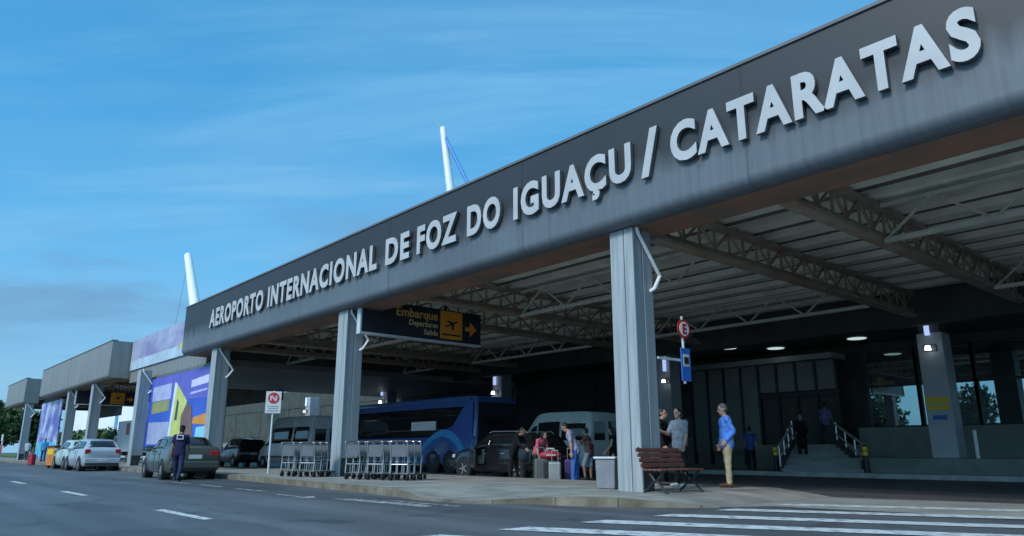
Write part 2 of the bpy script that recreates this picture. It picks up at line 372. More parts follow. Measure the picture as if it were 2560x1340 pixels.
def text_obj(name, s, size, m, parent, loc, rot, extrude=.004, offset=0.0, align='LEFT', fit=None):
    me = text_mesh(s, size, extrude, offset, align); me.materials.clear(); me.materials.append(m)
    o = bpy.data.objects.new(name, me); COL.objects.link(o); o.parent = parent; o.location = loc; o.rotation_euler = rot
    if fit:
        xs = [v.co.x for v in me.vertices]; o.scale = (fit / (max(xs) - min(xs)), 1, 1)
    return o
def remesh_obj(mb, name, m, parent, voxel, smooth_it=3, fold=0.0):
    tmp = bpy.data.objects.new('tmp', mb.mesh('tmp', m)); COL.objects.link(tmp)
    r = tmp.modifiers.new('r', 'REMESH'); r.mode = 'VOXEL'; r.voxel_size = voxel; r.use_smooth_shade = True
    if smooth_it: q = tmp.modifiers.new('s', 'SMOOTH'); q.factor = .5; q.iterations = smooth_it
    dg = bpy.context.evaluated_depsgraph_get(); dg.update()
    me = bpy.data.meshes.new_from_object(tmp.evaluated_get(dg)); me.name = name
    bpy.data.objects.remove(tmp); me.materials.clear(); me.materials.append(m)
    if fold:
        from mathutils import noise
        nr = [v.normal.copy() for v in me.vertices]; sd = Vector((fold * 977 % 5, len(me.vertices) % 17, 0))
        for v, q in zip(me.vertices, nr):
            p = v.co; w = noise.noise(Vector((p.x * 11, p.y * 11, p.z * 9 + p.x * 8)) + sd) + .5 * noise.noise(Vector((p.x * 25, p.y * 25, p.z * 14)) + sd)
            v.co = p + q * (w * fold)
    me.polygons.foreach_set('use_smooth', [True] * len(me.polygons))
    o = bpy.data.objects.new(name, me); COL.objects.link(o); o.parent = parent; return o

# ------------------------------------------------------------ ground
S = 0.15                                   # pavement height
g = MB(); g.add([(-900, -500, 0), (600, -500, 0), (600, 700, 0), (-900, 700, 0)], [(0, 1, 2, 3)]); struct(g, 'road', M['asphalt'])
# island pavement in front of the columns, with a kerb of its own
edge = [(-140, 9.9), (-60, 9.85), (-30, 9.7), (-24.7, 9.55), (-18, 9.0), (-15.2, 8.75), (-13.9, 8.6), (-13.2, 8.5)]
nose = [(-9.9, 9.15), (-9.2, 9.35), (-8.5, 9.75), (-7.9, 10.25), (-7.3, 10.9)]
ramp_l, ramp_r = (-13.2, 8.5), (-9.9, 9.15)
front = edge + [(-12.4, 8.25), (-10.9, 8.35)] + nose
mid = MB()
n = len(front); kz = [S] * len(edge) + [.03, .04] + [S, S, .145, .09, .012]
kz[len(edge) - 1] = .10; kz[len(edge) + 2] = .11
kw = .16
inner = []
for i, p in enumerate(front):
    a = Vector(front[max(0, i - 1)]); b = Vector(front[min(n - 1, i + 1)]); t = (b - a).normalized(); nr = Vector((-t.y, t.x))
    q = Vector(p) + nr * kw; inner.append((q.x, q.y))
kb = MB()
for i in range(n - 1):
    a, b, c, d = front[i], front[i + 1], inner[i + 1], inner[i]
    kb.add([(*a, 0), (*b, 0), (*b, kz[i + 1]), (*a, kz[i]), (*c, kz[i + 1]), (*d, kz[i]), (*c, 0), (*d, 0)], [(0, 1, 2, 3), (3, 2, 4, 5), (5, 4, 6, 7)])
struct(kb, 'kerb', M['kerb'])
pv = MB()
for i in range(n - 1):
    c, d = inner[i], inner[i + 1]
    # strip from the kerb to mid pavement, then to the far edge
    yc = 11.0 if c[1] < 11.0 else c[1] + .01; yd = 11.0 if d[1] < 11.0 else d[1] + .01
    if c[0] < d[0] - 1e-6 and i >= n - 3:
        ec, ed = kz[i] - .006, kz[i + 1] - .006
        pv.add([(c[0], c[1], ec), (d[0], d[1], ed), (d[0], 15.1, ed), (c[0], 15.1, ec)], [(0, 1, 2, 3)])
    elif c[0] < d[0] - 1e-6:
        pv.add([(c[0], c[1], kz[i] - .006), (d[0], d[1], kz[i + 1] - .006), (d[0], yd, S - .006), (c[0], yc, S - .006)], [(0, 1, 2, 3)])
        pv.add([(c[0], yc, S - .006), (d[0], yd, S - .006), (d[0], 14.95, S - .006), (c[0], 14.95, S - .006)], [(0, 1, 2, 3)])
pv.bx(-140, -8.6, 14.95, 15.1, 0, S - .004)
struct(pv, 'pavement', M['concrete'])
tp = MB(); tp.bx(-140, 14, 27.18, 33.2, 0, S - .004); struct(tp, 'terminal_pavement', M['concrete'])
tk = MB(); tk.bx(-140, 14, 27.0, 27.175, 0, S + .01); struct(tk, 'terminal_kerb', mat('terminal_kerb_paint', (.36, .37, .36), .8, var=.2, scale=2))
ap = MB(); ap.add([(-7.45, 10.9, .004), (-6.9, 11.85, .004), (2.5, 13.2, .004), (8, 14.4, .004), (8, 18.0, .004), (-7.45, 15.1, .004)], [(0, 1, 2, 3, 4, 5)]); struct(ap, 'paved_apron', mat('apron_concrete', (.19, .195, .175), .85, base2=(.29, .29, .26), scale=1.0, bump=.15, lo=.3, hi=.7))
# road markings
rm = MB(); z = .004
for x0 in (-12.95, -20.4, -28.2, -36.0):
    L = 2.3; rm.add([(x0, 3.68, z), (x0 + L, 3.68, z), (x0 + L, 3.84, z), (x0, 3.84, z)], [(0, 1, 2, 3)])
struct(rm, 'lane_marking', M['paint'])
wm = MB()
def quad(mb, pts): mb.add([(p[0], p[1], z) for p in pts], [(0, 1, 2, 3)])
for x0, x1, y0 in ((-15.9, -14.7, 6.95), (-19.0, -17.2, 7.25), (-21.8, -20.2, 7.3), (-24.6, -22.8, 7.35)): quad(wm, [(x0, y0, z), (x1, y0, z), (x1, y0 + .14, z), (x0, y0 + .14, z)])
quad(wm, [(-14.7, 6.75), (-14.0, 7.02), (-14.7, 7.3), (-14.75, 7.0)])
quad(wm, [(-13.6, 7.15), (-10.6, 7.3), (-10.8, 7.62), (-13.4, 7.5)])
quad(wm, [(-12.6, 7.7), (-10.4, 7.78), (-10.4, 7.9), (-12.4, 7.82)])
struct(wm, 'faded_marking', M['paint_old'])
cw = MB(); dv = Vector((0.90, 0.44)).normalized()
for y0 in (12.1, 10.35, 8.75, 7.25, 5.85, 4.5, 3.2):
    a = Vector((-7.0, y0)); b = a + dv * 9.5; w = Vector((0, .52))
    cw.add([(p[0], p[1], .008) for p in (a, b, b + w, a + w)], [(0, 1, 2, 3)])
struct(cw, 'crosswalk', M['paint'])
gr = MB(); gr.bx(-420, -98, 13.0, 60, 0, .12); struct(gr, 'grass_verge', M['grass'])

# ------------------------------------------------------------ canopies
def arc_profile(yf, z0, z1, yb, r=.22):
    p = [(yb, z1), (yf, z1), (yf, z0 + r)]
    for k in range(1, 7): t = k / 6 * PI / 2; p.append((yf + r * (1 - math.cos(t)), z0 + r * (1 - math.sin(t))))
    return p + [(yb, z0)]
def lattice_girder(parent, x, y0, y1, zb, zt, name='girder'):
    f = MB()
    f.bx(x - .16, x + .16, y0, y1, zb, zb + .09); f.bx(x - .025, x + .025, y0, y1, zb + .09, zb + .26); f.bx(x - .13, x + .13, y0, y1, zt - .1, zt)
    n = int((y1 - y0) / .62); d = (y1 - y0) / n
    for k in range(n):
        a = y0 + k * d
        p, q = ((zb + .26), (zt - .1)) if k % 2 == 0 else ((zt - .1), (zb + .26))
        f.bar((x, a, p), (x, a + d, q), .055, .04)
        f.bar((x, a, zb + .2), (x, a, zt - .1), .05, .05)
    return f.build(name, M['rustbeam'], parent)
def x_truss(parent, y, x0, x1, zb, zt):
    f = MB(); f.bar((x0, y, zb), (x1, y, zb), .11, .11); f.bar((x0, y, zt), (x1, y, zt), .09, .09)
    n = max(2, round((x1 - x0) / 1.05)); n += n % 2; d = (x1 - x0) / n
    for k in range(n):
        a = x0 + k * d; p, q = (zb, zt) if k % 2 == 0 else (zt, zb)
        f.bar((a, y, p), (a + d, y, q), .05, .05)
    return f.build('truss', M['truss'], parent)
def column(parent, x, y, ztop, first=True):
    c = MB(); c.bx(x - .31, x + .05, y, y + .05, S - .01, ztop); c.bx(x + .075, x + .31, y, y + .05, S - .01, ztop)
    c.bx(x + .05, x + .075, y + .03, y + .05, S - .01, ztop)
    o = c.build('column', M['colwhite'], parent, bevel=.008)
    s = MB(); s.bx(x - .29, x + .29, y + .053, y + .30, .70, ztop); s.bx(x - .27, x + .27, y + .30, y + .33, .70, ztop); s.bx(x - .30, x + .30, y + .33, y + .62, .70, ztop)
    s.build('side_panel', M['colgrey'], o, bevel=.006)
    b = MB(); b.bx(x - .2, x + .2, y + .06, y + .5, S - .01, .70); b.build('column_base', M['coldark'], o)
    for sx in (.36, -.36):
        p = MB(); p.tube([(x + sx * .94, y + .1, ztop + .05), (x + sx * .98, y + .14, ztop - .12), (x + sx, y + .80, ztop - .95), (x + sx, y + .60, ztop - 1.25), (x + sx * .8, y + .52, ztop - 1.32)], .04)
        p.build('drainpipe', M['white'], o, smooth=True)
    return o
YF = 11.2; ZB, ZT = 5.50, 7.86
def canopy(name, label, x0, x1, fm, cols, girders, trusses, yback, dark=True, rz=ZT):
    t = thing(name, label, 'canopy', ((x0 + x1) / 2, YF + .6, 0))
    t_inv = Vector(t.location)
    parts = []
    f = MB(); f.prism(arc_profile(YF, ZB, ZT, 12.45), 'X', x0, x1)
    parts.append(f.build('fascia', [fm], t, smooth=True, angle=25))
    cp = MB(); cp.bx(x0 - .03, x1 + .03, YF - .035, 11.5, ZT, ZT + .06); parts.append(cp.build('coping', M['end'], t))
    so = MB(); so.bx(x0 + .1, x1 - .1, 11.55, 12.5, ZB - .012, ZB - .004); parts.append(so.build('soffit', M['rust'], t))
    ds = MB(); dk = MB(); yy = 12.95
    while yy < min(yback, 27):
        ds.bx(x0 + .1, x1 - .1, yy + .50, yy + 1.22, 6.44, 6.50); ds.bx(x0 + .1, x1 - .1, yy + .46, yy + .498, 6.36, 6.60)
        dk.bx(x0 + .1, x1 - .1, yy + 1.222, yy + 1.756, 6.54, 6.58); yy += 1.3
    dk.bx(x0 + .1, x1 - .1, 12.5, 13.4, 6.54, 6.58)
    yb = yy + .46
    parts.append(ds.build('ceiling', M['deck'], t)); parts.append(dk.build('ceiling_gap', M['gap'], t))
    rf = MB(); rf.bx(x0 + .02, x1 - .02, 12.47, yback, 7.1, 7.5)
    rf.bx(x0, x0 + .12, 12.92, yback, ZB, 7.1); rf.bx(x1 - .12, x1, 12.92, yback, ZB, 7.1)
    if yback > 27: rf.bx(x0 + .13, x1 - .13, yb + .02, yb + .5, 5.3, 7.1); rf.bx(x0 + .13, x1 - .13, yb + .52, yback, 5.55, 5.75)
    else: rf.bx(x0 + .13, x1 - .13, yback - .4, yback, 4.6, 7.1)
    parts.append(rf.build('roof', M['darkceil'], t))
    for x in cols: parts.append(column(t, x, 11.5, ZB - .012))
    for x in girders: parts.append(lattice_girder(t, x, 12.51, min(yback - .5, 27), 5.46, 6.34))
    for (y, a, b) in trusses: parts.append(x_truss(t, y, a, b, 5.46, 6.28))
    for p in parts: p.location = p.location - t_inv
    return t
gx = []
cols1 = [-9.7, -21.85, -33.95, 2.4]
for c in cols1: gx += [c, c + 3.25]
tr = []
for y in (16.5, 23.8):
    tr += [(y, -18.5, -9.85), (y, -30.6, -22.0), (y, -37.3, -34.1), (y, -6.3, 2.25)]
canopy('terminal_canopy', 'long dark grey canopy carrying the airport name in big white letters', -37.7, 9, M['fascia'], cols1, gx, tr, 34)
canopy('terminal_canopy', 'plain grey canopy over the silver hatchback, between two advertising panels', -76.4, -52.1, M['fascia2'], [-46.1, -57.6, -65.6], [-57.6, -65.6, -72], [(16.5, -72, -57.7)], 23)
canopy('terminal_canopy', 'smallest grey canopy at the far end beside the trees', -97, -84.9, M['fascia2'], [-84.2 - 1.2], [-90], [], 20)

# lettering on the fascia
def lettering():
    t = thing('fascia_lettering', 'raised white capital letters spelling the airport name on the grey fascia', 'lettering', (-18, YF, 6.4))
    words = [('AEROPORTO', -33.75, -27.75), ('INTERNACIONAL', -27.3, -19.1), ('DE', -18.6, -17.3), ('FOZ', -16.9, -15.0), ('DO', -14.55, -13.2), ('IGUAÇU', -12.7, -9.0), ('/', -8.75, -8.3), ('CATARATAS', -8.0, -2.6)]
    for w, xa, xb in words:
        me = text_mesh(w, 1.0, .045, .040, space=1.16)
        bm = bmesh.new(); bm.from_mesh(me)
        bmesh.ops.remove_doubles(bm, verts=bm.verts, dist=1e-5)
        xs = [v.co.x for v in bm.verts]; lo, hi = min(xs), max(xs)
        seen = set(); isl = []
        for v in bm.verts:
            if v.index in seen: continue
            st = [v]; seen.add(v.index); g = []
            while st:
                q = st.pop(); g.append(q)
                for e in q.link_edges:
                    o = e.other_vert(q)
                    if o.index not in seen: seen.add(o.index); st.append(o)
            isl.append(g)
        faces = []
        for g in isl:
            ids = {v.index for v in g}
            faces.append(([v.co.x for v in g], g, [f for f in bm.faces if f.verts[0].index in ids]))
        faces.sort(key=lambda q: min(q[0])); merged = []
        for q in faces:
            if merged and min(q[0]) > min(merged[-1][0]) and max(q[0]) < max(merged[-1][0]):
                merged[-1] = (merged[-1][0] + q[0], merged[-1][1] + q[1], merged[-1][2] + q[2])
            else: merged.append(q)
        cap = 0.70
        k = (xb - xa) / (hi - lo); kz = .755 / cap if w != '/' else .92 / cap
        zo = 6.39 if w != '/' else 6.33
        for _, g, fs in merged:
            idx = {v.index: i for i, v in enumerate(g)}
            vs = [(xa + (v.co.x - lo) * k + 18, -.075 - v.co.z, zo - 6.4 + v.co.y * kz) for v in g]
            mb = MB()
            for f in fs:
                mb.add([], []); mb.f.append(tuple(idx[v.index] for v in f.verts)); mb.m.append(0 if abs(f.normal.z) > .9 else 1)
            mb.v = vs
            mb.build('letter', [M['letter'], M['letterside']], t)
        bm.free()
lettering()

# ------------------------------------------------------------ link block with banner and billboard
lk = thing('link_block', 'grey connecting roof block holding the purple banner between two canopies', 'building', (-45, 12.4, 0))
b = MB(); b.bx(-7.0, 7.2, .05, 21.5, 5.2, 7.9); b.build('roof', M['fascia2'], lk)
b = MB(); b.bx(-.9, 10.7, -.03, .0, 1.0, 5.18); b.build('wall', M['end'], lk)
bn = thing('banner', 'purple and pale blue advertising banner along the roof edge between two canopies', 'billboard', (-45, 12.4, 5.95))
bann = mat('banner_print', (.22, .20, .38), .5, base2=(.40, .44, .55), scale=.35, lo=.38, hi=.62, stretch=(1, 1, 1.6))
b = MB(); b.bx(-6.9, 7.1, -.04, .04, 0, 1.95); b.build('print', bann, bn)
b = MB(); b.bx(-6.9, 7.1, -.05, -.042, 0.02, .62); b.build('pale_strip', mat('banner_pale', (.40, .50, .58), .5, var=.15, scale=.8), bn)
b = MB(); b.prism([(2.4, .45), (5.0, .62), (5.2, .95), (3.4, .80)], 'Y', -.058, -.052); b.build('orange_streak', mat('banner_gold', (.55, .40, .12), .5, var=.2, scale=2), bn)
bb = thing('billboard', 'large blue advertising panel with pictures, between two columns behind the dark sedan', 'billboard', (-41.2, 12.2, 1.2))
b = MB(); b.bx(-4.7, 5.4, -.05, .05, 0, 3.75); b.build('print', mat('billboard_blue', (.02, .07, .42), .45, base2=(.05, .12, .55), scale=.5), bb)
def bp(name, poly, c, k): 
    q = MB(); q.prism(poly, 'Y', -.054 - .004 * k, -.0505 - .004 * (k - 1)); return q.build(name, mat('print_' + name, c, .5, var=.12, scale=1.2), bb)
bp('sky_band', [(-4.2, 2.55), (5.3, 2.2), (5.3, 3.7), (-4.2, 3.7)], (.11, .11, .46), 1)
bp('white_panel', [(-4.0, 2.45), (-.7, 2.45), (-.7, 3.3), (-4.0, 3.25)], (.38, .41, .62), 2)
bp('olive_panel', [(-3.9, 1.75), (-.8, 1.85), (-.8, 2.42), (-3.9, 2.42)], (.26, .27, .10), 2)
bp('lower_photo', [(-4.2, .1), (-.5, .1), (-.5, 1.25), (-4.2, 1.3)], (.32, .36, .54), 2)
bp('device', [(-.2, .3), (.25, 3.2), (2.1, 2.2), (1.7, .4)], (.50, .55, .15), 3)
bp('device_edge', [(-.55, .3), (-.12, 3.3), (.25, 3.2), (-.2, .3)], (.62, .70, .75), 3)
bp('screen', [(.35, 1.3), (.5, 2.4), (.85, 2.2), (.75, 1.3)], (.05, .06, .04), 4)
bp('figure', [(1.5, .1), (1.4, 1.5), (2.1, 2.1), (2.9, 1.9), (3.2, 1.0), (3.6, .1)], (.16, .09, .08), 4)
bp('orange_shape', [(3.2, 1.05), (3.3, 1.35), (5.2, 1.5), (5.1, .95)], (.60, .25, .04), 4)
bp('cyan_shape', [(3.7, .05), (3.9, .85), (5.2, .9), (5.2, .05)], (.25, .60, .75), 4)
bp('headline', [(2.5, 2.85), (5.0, 2.95), (5.0, 3.35), (2.5, 3.22)], (.55, .56, .82), 2)
bp('small_line', [(2.5, 2.5), (4.9, 2.6), (4.9, 2.7), (2.5, 2.62)], (.42, .44, .75), 2)
b2 = thing('billboard', 'narrow blue and white advertising panel beside the far small canopy', 'billboard', (-76, 12.2, .3))
b = MB(); b.bx(-4.6, 4.6, -.05, .05, 0, 4.9); b.build('print', mat('billboard_violet', (.10, .12, .36), .5, base2=(.45, .50, .68), scale=.5, lo=.45, hi=.6), b2)
b = MB(); b.prism([(-4.4, .2), (4.2, .2), (4.2, 1.3), (-1, 1.6), (-4.4, 1.2)], 'Y', -.056, -.0505); b.build('cyan_shape', mat('print_pool', (.08, .42, .60), .5, var=.1, scale=1), b2)

# ------------------------------------------------------------ masts
def mast(label, top, base, r0, r1, cables):
    t = thing('roof_mast', label, 'mast', base)
    d = Vector(top) - Vector(base)
    m_ = MB(); m_.cyl((0, 0, 0), d * .5, r0 * .92, (r0 + r1) * .5, 16); m_.cyl(d * .5, d, (r0 + r1) * .5, r1, 16); m_.ball(d, (r1,) * 3)
    m_.build('pole', M['white'], t, smooth=True, angle=60)
    for a, e, r, mm in cables:
        q = MB(); q.cyl(d * a, Vector(e) - Vector(base), r, r, 6); q.build('cable', mm, t)
cabm = mat('steel_cable', (.30, .36, .42), .5, .4, var=.1, scale=4); cabb = mat('blue_cable', (.05, .22, .50), .5, var=.1, scale=4)
mast('thick white tapered mast leaning over the far left end of the dark canopy', (-82.3, 24, 21.9), (-72.5, 24, 7.6), .72, .40, [(.97, (-86, 24, 8), .025, cabm)])
mast('white mast with a blue stay cable above the middle of the canopy', (-34.1, 24, 20.2), (-31.3, 24, 7.45), .36, .19, [(.97, (-28.2, 24, 10.8), .11, cabb), (1.0, (-35.0, 24, 21.1), .03, cabm)])

# ------------------------------------------------------------ terminal building
tb = thing('terminal_building', 'dark glazed terminal building behind the shaded roadway', 'building', (-15, 33, 0))
def T(mb, name, m, par=tb, **k):
    o = mb.build(name, m, par, **k); return o
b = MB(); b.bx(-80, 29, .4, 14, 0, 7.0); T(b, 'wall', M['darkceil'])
b = MB(); b.bx(-80, -3.3, -.6, .39, 0, 1.88); b.bx(.8, 29, -1.2, .39, 0, 1.88); T(b, 'plinth', M['plinth'])
b = MB(); b.bx(-.6, 9.5, -4.6, -1.21, 0, .68); T(b, 'plinth_step', M['plinth'], bevel=.02)
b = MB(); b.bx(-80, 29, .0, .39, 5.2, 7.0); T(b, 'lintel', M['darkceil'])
def window(x0, x1, z0, z1, nm):
    w = MB(); w.bx(x0 + .06, x1 - .06, .10, .13, z0 + .06, z1 - .05); o = T(w, 'window', M['glass'])
    f = MB()
    for k in range(nm + 1):
        x = x0 + (x1 - x0) * k / nm; f.bx(x - .06, x + .06, -.03, .22, z0, z1)
    for k in range(nm):
        a = x0 + (x1 - x0) * k / nm + .06; c = x0 + (x1 - x0) * (k + 1) / nm - .06
        f.bx(a, c, -.01, .2, z0, z0 + .09); f.bx(a, c, -.01, .2, z1 - .1, z1); f.bx(a, c, -.01, .2, 3.62, 3.72)
    q = f.build('window_frame', M['mull'], o)
for k in range(7): window(.8 + 2.15 * k, .8 + 2.15 * k + 2.14, 1.89, 5.19, 1)
for k in range(10):
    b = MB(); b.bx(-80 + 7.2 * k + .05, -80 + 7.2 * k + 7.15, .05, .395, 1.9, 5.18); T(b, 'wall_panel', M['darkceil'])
# glazed entrance bay in front of the stairs
b = MB()
for k in range(8): b.bx(-7.6 + .95 * k + .06, -7.6 + .95 * (k + 1) - .06, -1.0, -.95, .9 if k < 4 else 3.6, 4.9)
T(b, 'entrance_panel', M['panel'])
b = MB()
for k in range(9): b.bx(-7.6 + .95 * k - .06, -7.6 + .95 * k + .06, -1.06, -.9, .3, 4.9)
b.bx(-3.75, -.06, -1.05, -.92, 3.35, 3.55); T(b, 'entrance_frame', M['mull'])
b = MB(); b.bx(-7.9, .1, -1.5, -.1, 4.92, 5.16); T(b, 'entrance_roof', mat('entrance_roof_edge', (.26, .29, .28), .6, var=.1, scale=1))
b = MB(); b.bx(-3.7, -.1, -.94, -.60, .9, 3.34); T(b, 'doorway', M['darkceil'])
b = MB(); b.bx(-3.3, .8, -2.6, -.61, 0, 1.2); T(b, 'landing', M['plinth'])
# pillars along the terminal kerb
for x in (-9.9, -21.9, -34.4, -47.4, -60):
    p = MB(); p.bx(x + 15 - .43, x + 15 + .43, -4.3, -3.5, .685 if x > -12 else S - .01, 5.1 if x > -12 else 5.5)
    T(p, 'pillar', mat('pillar_cladding', (.36, .39, .42), .45, var=.1, scale=1.2), bevel=.02)
    if x > -12:
        p2 = MB(); p2.bx(x + 15 - .36, x + 15 + .36, -4.24, -3.56, 5.11, 5.54); T(p2, 'pillar_top', M['coldark'])

# stairs, turned toward the kerb
st = thing('stairs', 'dark stairs rising from the kerb to the terminal doors', 'stairs', (-13.75, 27.45, 0), R(26))
b = MB()
for k in range(8): b.prism([(-1.45 + .052 * k, k * .42), (1.45 - .122 * k, k * .42), (1.45 - .122 * 8, 3.55), (-1.45 + .052 * 8, 3.55)], 'Z', S + k * .13, S + (k + 1) * .13)
b.build('steps', mat('step_concrete', (.24, .255, .25), .8, var=.12, scale=2), st)
RAIL = mat('polished_rail', (.75, .77, .78), .28, .6, var=.05, scale=8)
for (xa, xb, L_) in ((-1.5, -1.08, 3.5), (1.5, .56, 3.15)):
    X_ = lambda y_: xa + (xb - xa) * y_ / L_
    r = MB()
    r.tube([(X_(-.1), -.1, S + .95), (xb, L_, 2.05)], .045); r.tube([(X_(.1), .1, S + .55), (xb, L_, 1.65)], .03)
    for k in range(4): yy = k * L_ / 3.2; r.cyl((X_(yy), yy, S + .2 + yy * .3), (X_(yy), yy, S + .95 + yy * .33), .025)
    r.build('handrail', RAIL, st, smooth=True)
    w = MB(); w.add([(X_(y_) + d, y_, z_) for d in (-.05, .05) for y_, z_ in ((.05, S - .01), (L_, S), (L_, 1.45), (.05, S + .35))], [(0, 1, 2, 3), (4, 7, 6, 5), (0, 4, 5, 1), (1, 5, 6, 2), (2, 6, 7, 3), (3, 7, 4, 0)])
    w.build('side_wall', M['coldark'], st)
def bollard(label, x, y, grp=None):
    t = thing('bollard', label, 'bollard', (x, y, S), 0, grp)
    b = MB(); b.cyl((0, 0, 0), (0, 0, .95), .10, .09, 14); b.ball((0, 0, .95), (.09, .09, .05)); b.build('post', M['black'], t, smooth=True)
    b = MB(); b.cyl((0, 0, .62), (0, 0, .76), .102, .1, 14); b.cyl((0, 0, .80), (0, 0, .93), .098, .096, 14); b.build('yellow_band', M['yellow'], t, smooth=True)
bollard('black bollard with yellow bands left of the terminal stairs', -15.55, 27.3)
bollard('black bollard with yellow bands at the right foot of the terminal stairs', -12.1, 27.4)
t = thing('post', 'short white post beside the grey pillar on the raised plinth', 'post', (-8.95, 28.9, .68))
b = MB(); b.cyl((0, 0, 0), (0, 0, .95), .06, .06, 12); b.build('pole', M['white'], t, smooth=True); b = MB(); b.ball((0, 0, .95), (.065, .065, .04)); b.build('cap', M['steel'], t, smooth=True)
t = thing('post', 'thin white post on the left of the stairs near the doors', 'post', (-15.9, 28.6, S))
b = MB(); b.cyl((0, 0, 0), (0, 0, .55), .04, .04, 12); b.cyl((0, 0, .65), (0, 0, .85), .04, .04, 12); b.cyl((0, 0, .55), (0, 0, .65), .03, .03, 12); b.build('pole', M['steel'], t, smooth=True)

# pillar poster
t = thing('wall_sign', 'yellow notice with a dark blue plate below it on the grey pillar', 'sign', (-9.9, 28.7, 2.0))
b = MB(); b.bx(-.38, .38, -.03, -.004, .55, .80); b.bx(-.36, .36, -.036, -.031, .34, .50); b.build('yellow_plate', M['yellow'], t)
b = MB(); b.bx(-.22, .24, -.03, -.004, .0, .16); b.build('blue_plate', M['blue'], t)

# lamps
def wall_lamp(label, x, y, z, k=1.0, bulb=True):
    t = thing('wall_lamp', label, 'lamp', (x, y, z), 0, 'lit lamps along the terminal pillars')
    b = MB(); b.bx(-.2, .2, -.02, .1, -.12, .12); b.bx(-.05, .05, -.15, -.02, -.05, .05); b.build('housing', M['end'], t)
    b = MB(); b.cyl((0, -.2, -.10 * k), (0, -.2, .06 * k), .11 * k, .08 * k, 12); b.build('bulb', M['bulb'], t, smooth=True)
    b = MB(); b.bx(-.08 * k, .08 * k, -.14, -.03, .45, 1.15); b.build('tube', M['tube'], t, bevel=.02)  # glowing strip stands in for the lamp's light on the pillar
wall_lamp('bright lamp with a bluish glow patch on the grey pillar with the yellow notice', -9.9, 28.66, 4.55, 1.0)
wall_lamp('lit lamp seen just right of the big column, beside the blue bus plate', -21.7, 28.66, 4.2, .9)
wall_lamp('lit lamp with a white glow patch hanging over the dark area right of the coach', -34.5, 28.66, 4.4, 1.15)
wall_lamp('small bright lamp above the front of the blue coach roof', -47.6, 28.66, 4.5, 1.2)
wall_lamp('small lamp with a short glow patch above the white van', -60.1, 28.66, 4.3, .9)
for i, (x, y, lab) in enumerate(((-18.6, 29.3, 'flat round ceiling light at the left of the entrance ceiling'), (-17.2, 31.0, 'fainter ceiling light close above the left part of the entrance roof'), (-14.55, 29.0, 'flat ceiling light above the right part of the entrance'), (-13.4, 30.8, 'faint ceiling light just left of the black wall right of the entrance'))):
    t = thing('ceiling_light', lab, 'light', (x, y, 5.54), 0, 'ceiling lights over the entrance')
    b = MB(); b.cyl((0, 0, -.03), (0, 0, .01), .42, .42, 24); b.build('frame', M['white'], t)
    b = MB(); b.cyl((0, 0, -.05), (0, 0, -.031), .36, .38, 24); b.build('diffuser', M['ceillamp'], t)

# ------------------------------------------------------------ signs
def plane_icon(mb, cx, cz, k, y0, y1, ang=R(25)):
    pts = [(-1.0, .10), (-.9, .22), (-.55, .08), (-.1, .10), (-.45, .62), (-.25, .62), (.35, .13), (.85, .14), (1.05, .02), (.85, -.10), (.35, -.10), (.02, -.75), (-.16, -.75), (-.05, -.10), (-.6, -.08)]
    c, s_ = math.cos(ang), math.sin(ang)
    mb.prism([(cx + k * (p[0] * c - p[1] * s_), cz + k * (p[0] * s_ + p[1] * c)) for p in pts], 'Y', y0, y1)
def wayfinding(name, label, x, y0, L, z0, H, words=True, ext=0):
    # local: +x along the board (world +Y), face toward world +X  (local -y)
    t = thing(name, label, 'sign', (x, y0, z0), R(90))
    b = MB(); b.prism([(-ext, 0), (L, 0), (L, H), (0, H), (0, H * .66), (-ext, H * .66)] if ext else [(0, 0), (L, 0), (L, H), (0, H)], 'Y', .0, .16); b.build('board', M['signblack'], t, bevel=.01)
    f = MB(); f.bx(-.06 - ext, -ext, -.03, .19, -.07, H * (.66 if ext else 1) + .02); f.bx(-ext, L, -.03, .19, -.07, -.0); f.build('frame', M['signframe'], t)
    px = L * .555
    q = MB(); q.bx(px, px + L * .235, -.006, -.0005, .08 * H, .96 * H); q.build('pictogram_panel', M['orange'], t)
    i = MB(); plane_icon(i, px + L * .1175, .55 * H, L * .075, -.012, -.0065); i.bx(px + .06, px + L * .22, -.012, -.0065, .19 * H, .24 * H); i.build('plane_pictogram', M['signblack'], t)
    a = MB(); ax = px + L * .27
    a.prism([(ax, .40 * H), (ax + L * .05, .40 * H), (ax + L * .05, .22 * H), (ax + L * .125, .47 * H), (ax + L * .05, .72 * H), (ax + L * .05, .54 * H), (ax, .54 * H)], 'Y', -.006, -.0005); a.build('arrow', M['orange'], t)
    if words:
        for s_, zz, sz in (('Embarque', .62, .36), ('Departures', .38, .22), ('Salida', .14, .22)):
            text_obj('word', s_, sz * H / .95, M['yellowtxt'] if sz > .3 else mat('sign_text', (.62, .50, .25), .5, var=.05, scale=3), t, (px - .1, -.004, zz * H), (R(90), 0, 0), .003, .006, 'RIGHT')
    h = MB()
    for xx in (L * .2, L * .62): h.bx(xx - .04, xx + .04, .05, .12, H, H + .35)
    h.build('hanger', M['black'], t); return t
wayfinding('wayfinding_sign', 'black hanging departures sign with an orange plane panel and arrow', -20.92, 12.53, 4.12, 4.70, 1.13, True, .85)
wayfinding('wayfinding_sign', 'dark hanging sign with an orange square under the farther grey canopy', -63.5, 11.7, 4.2, 4.42, .98, False)

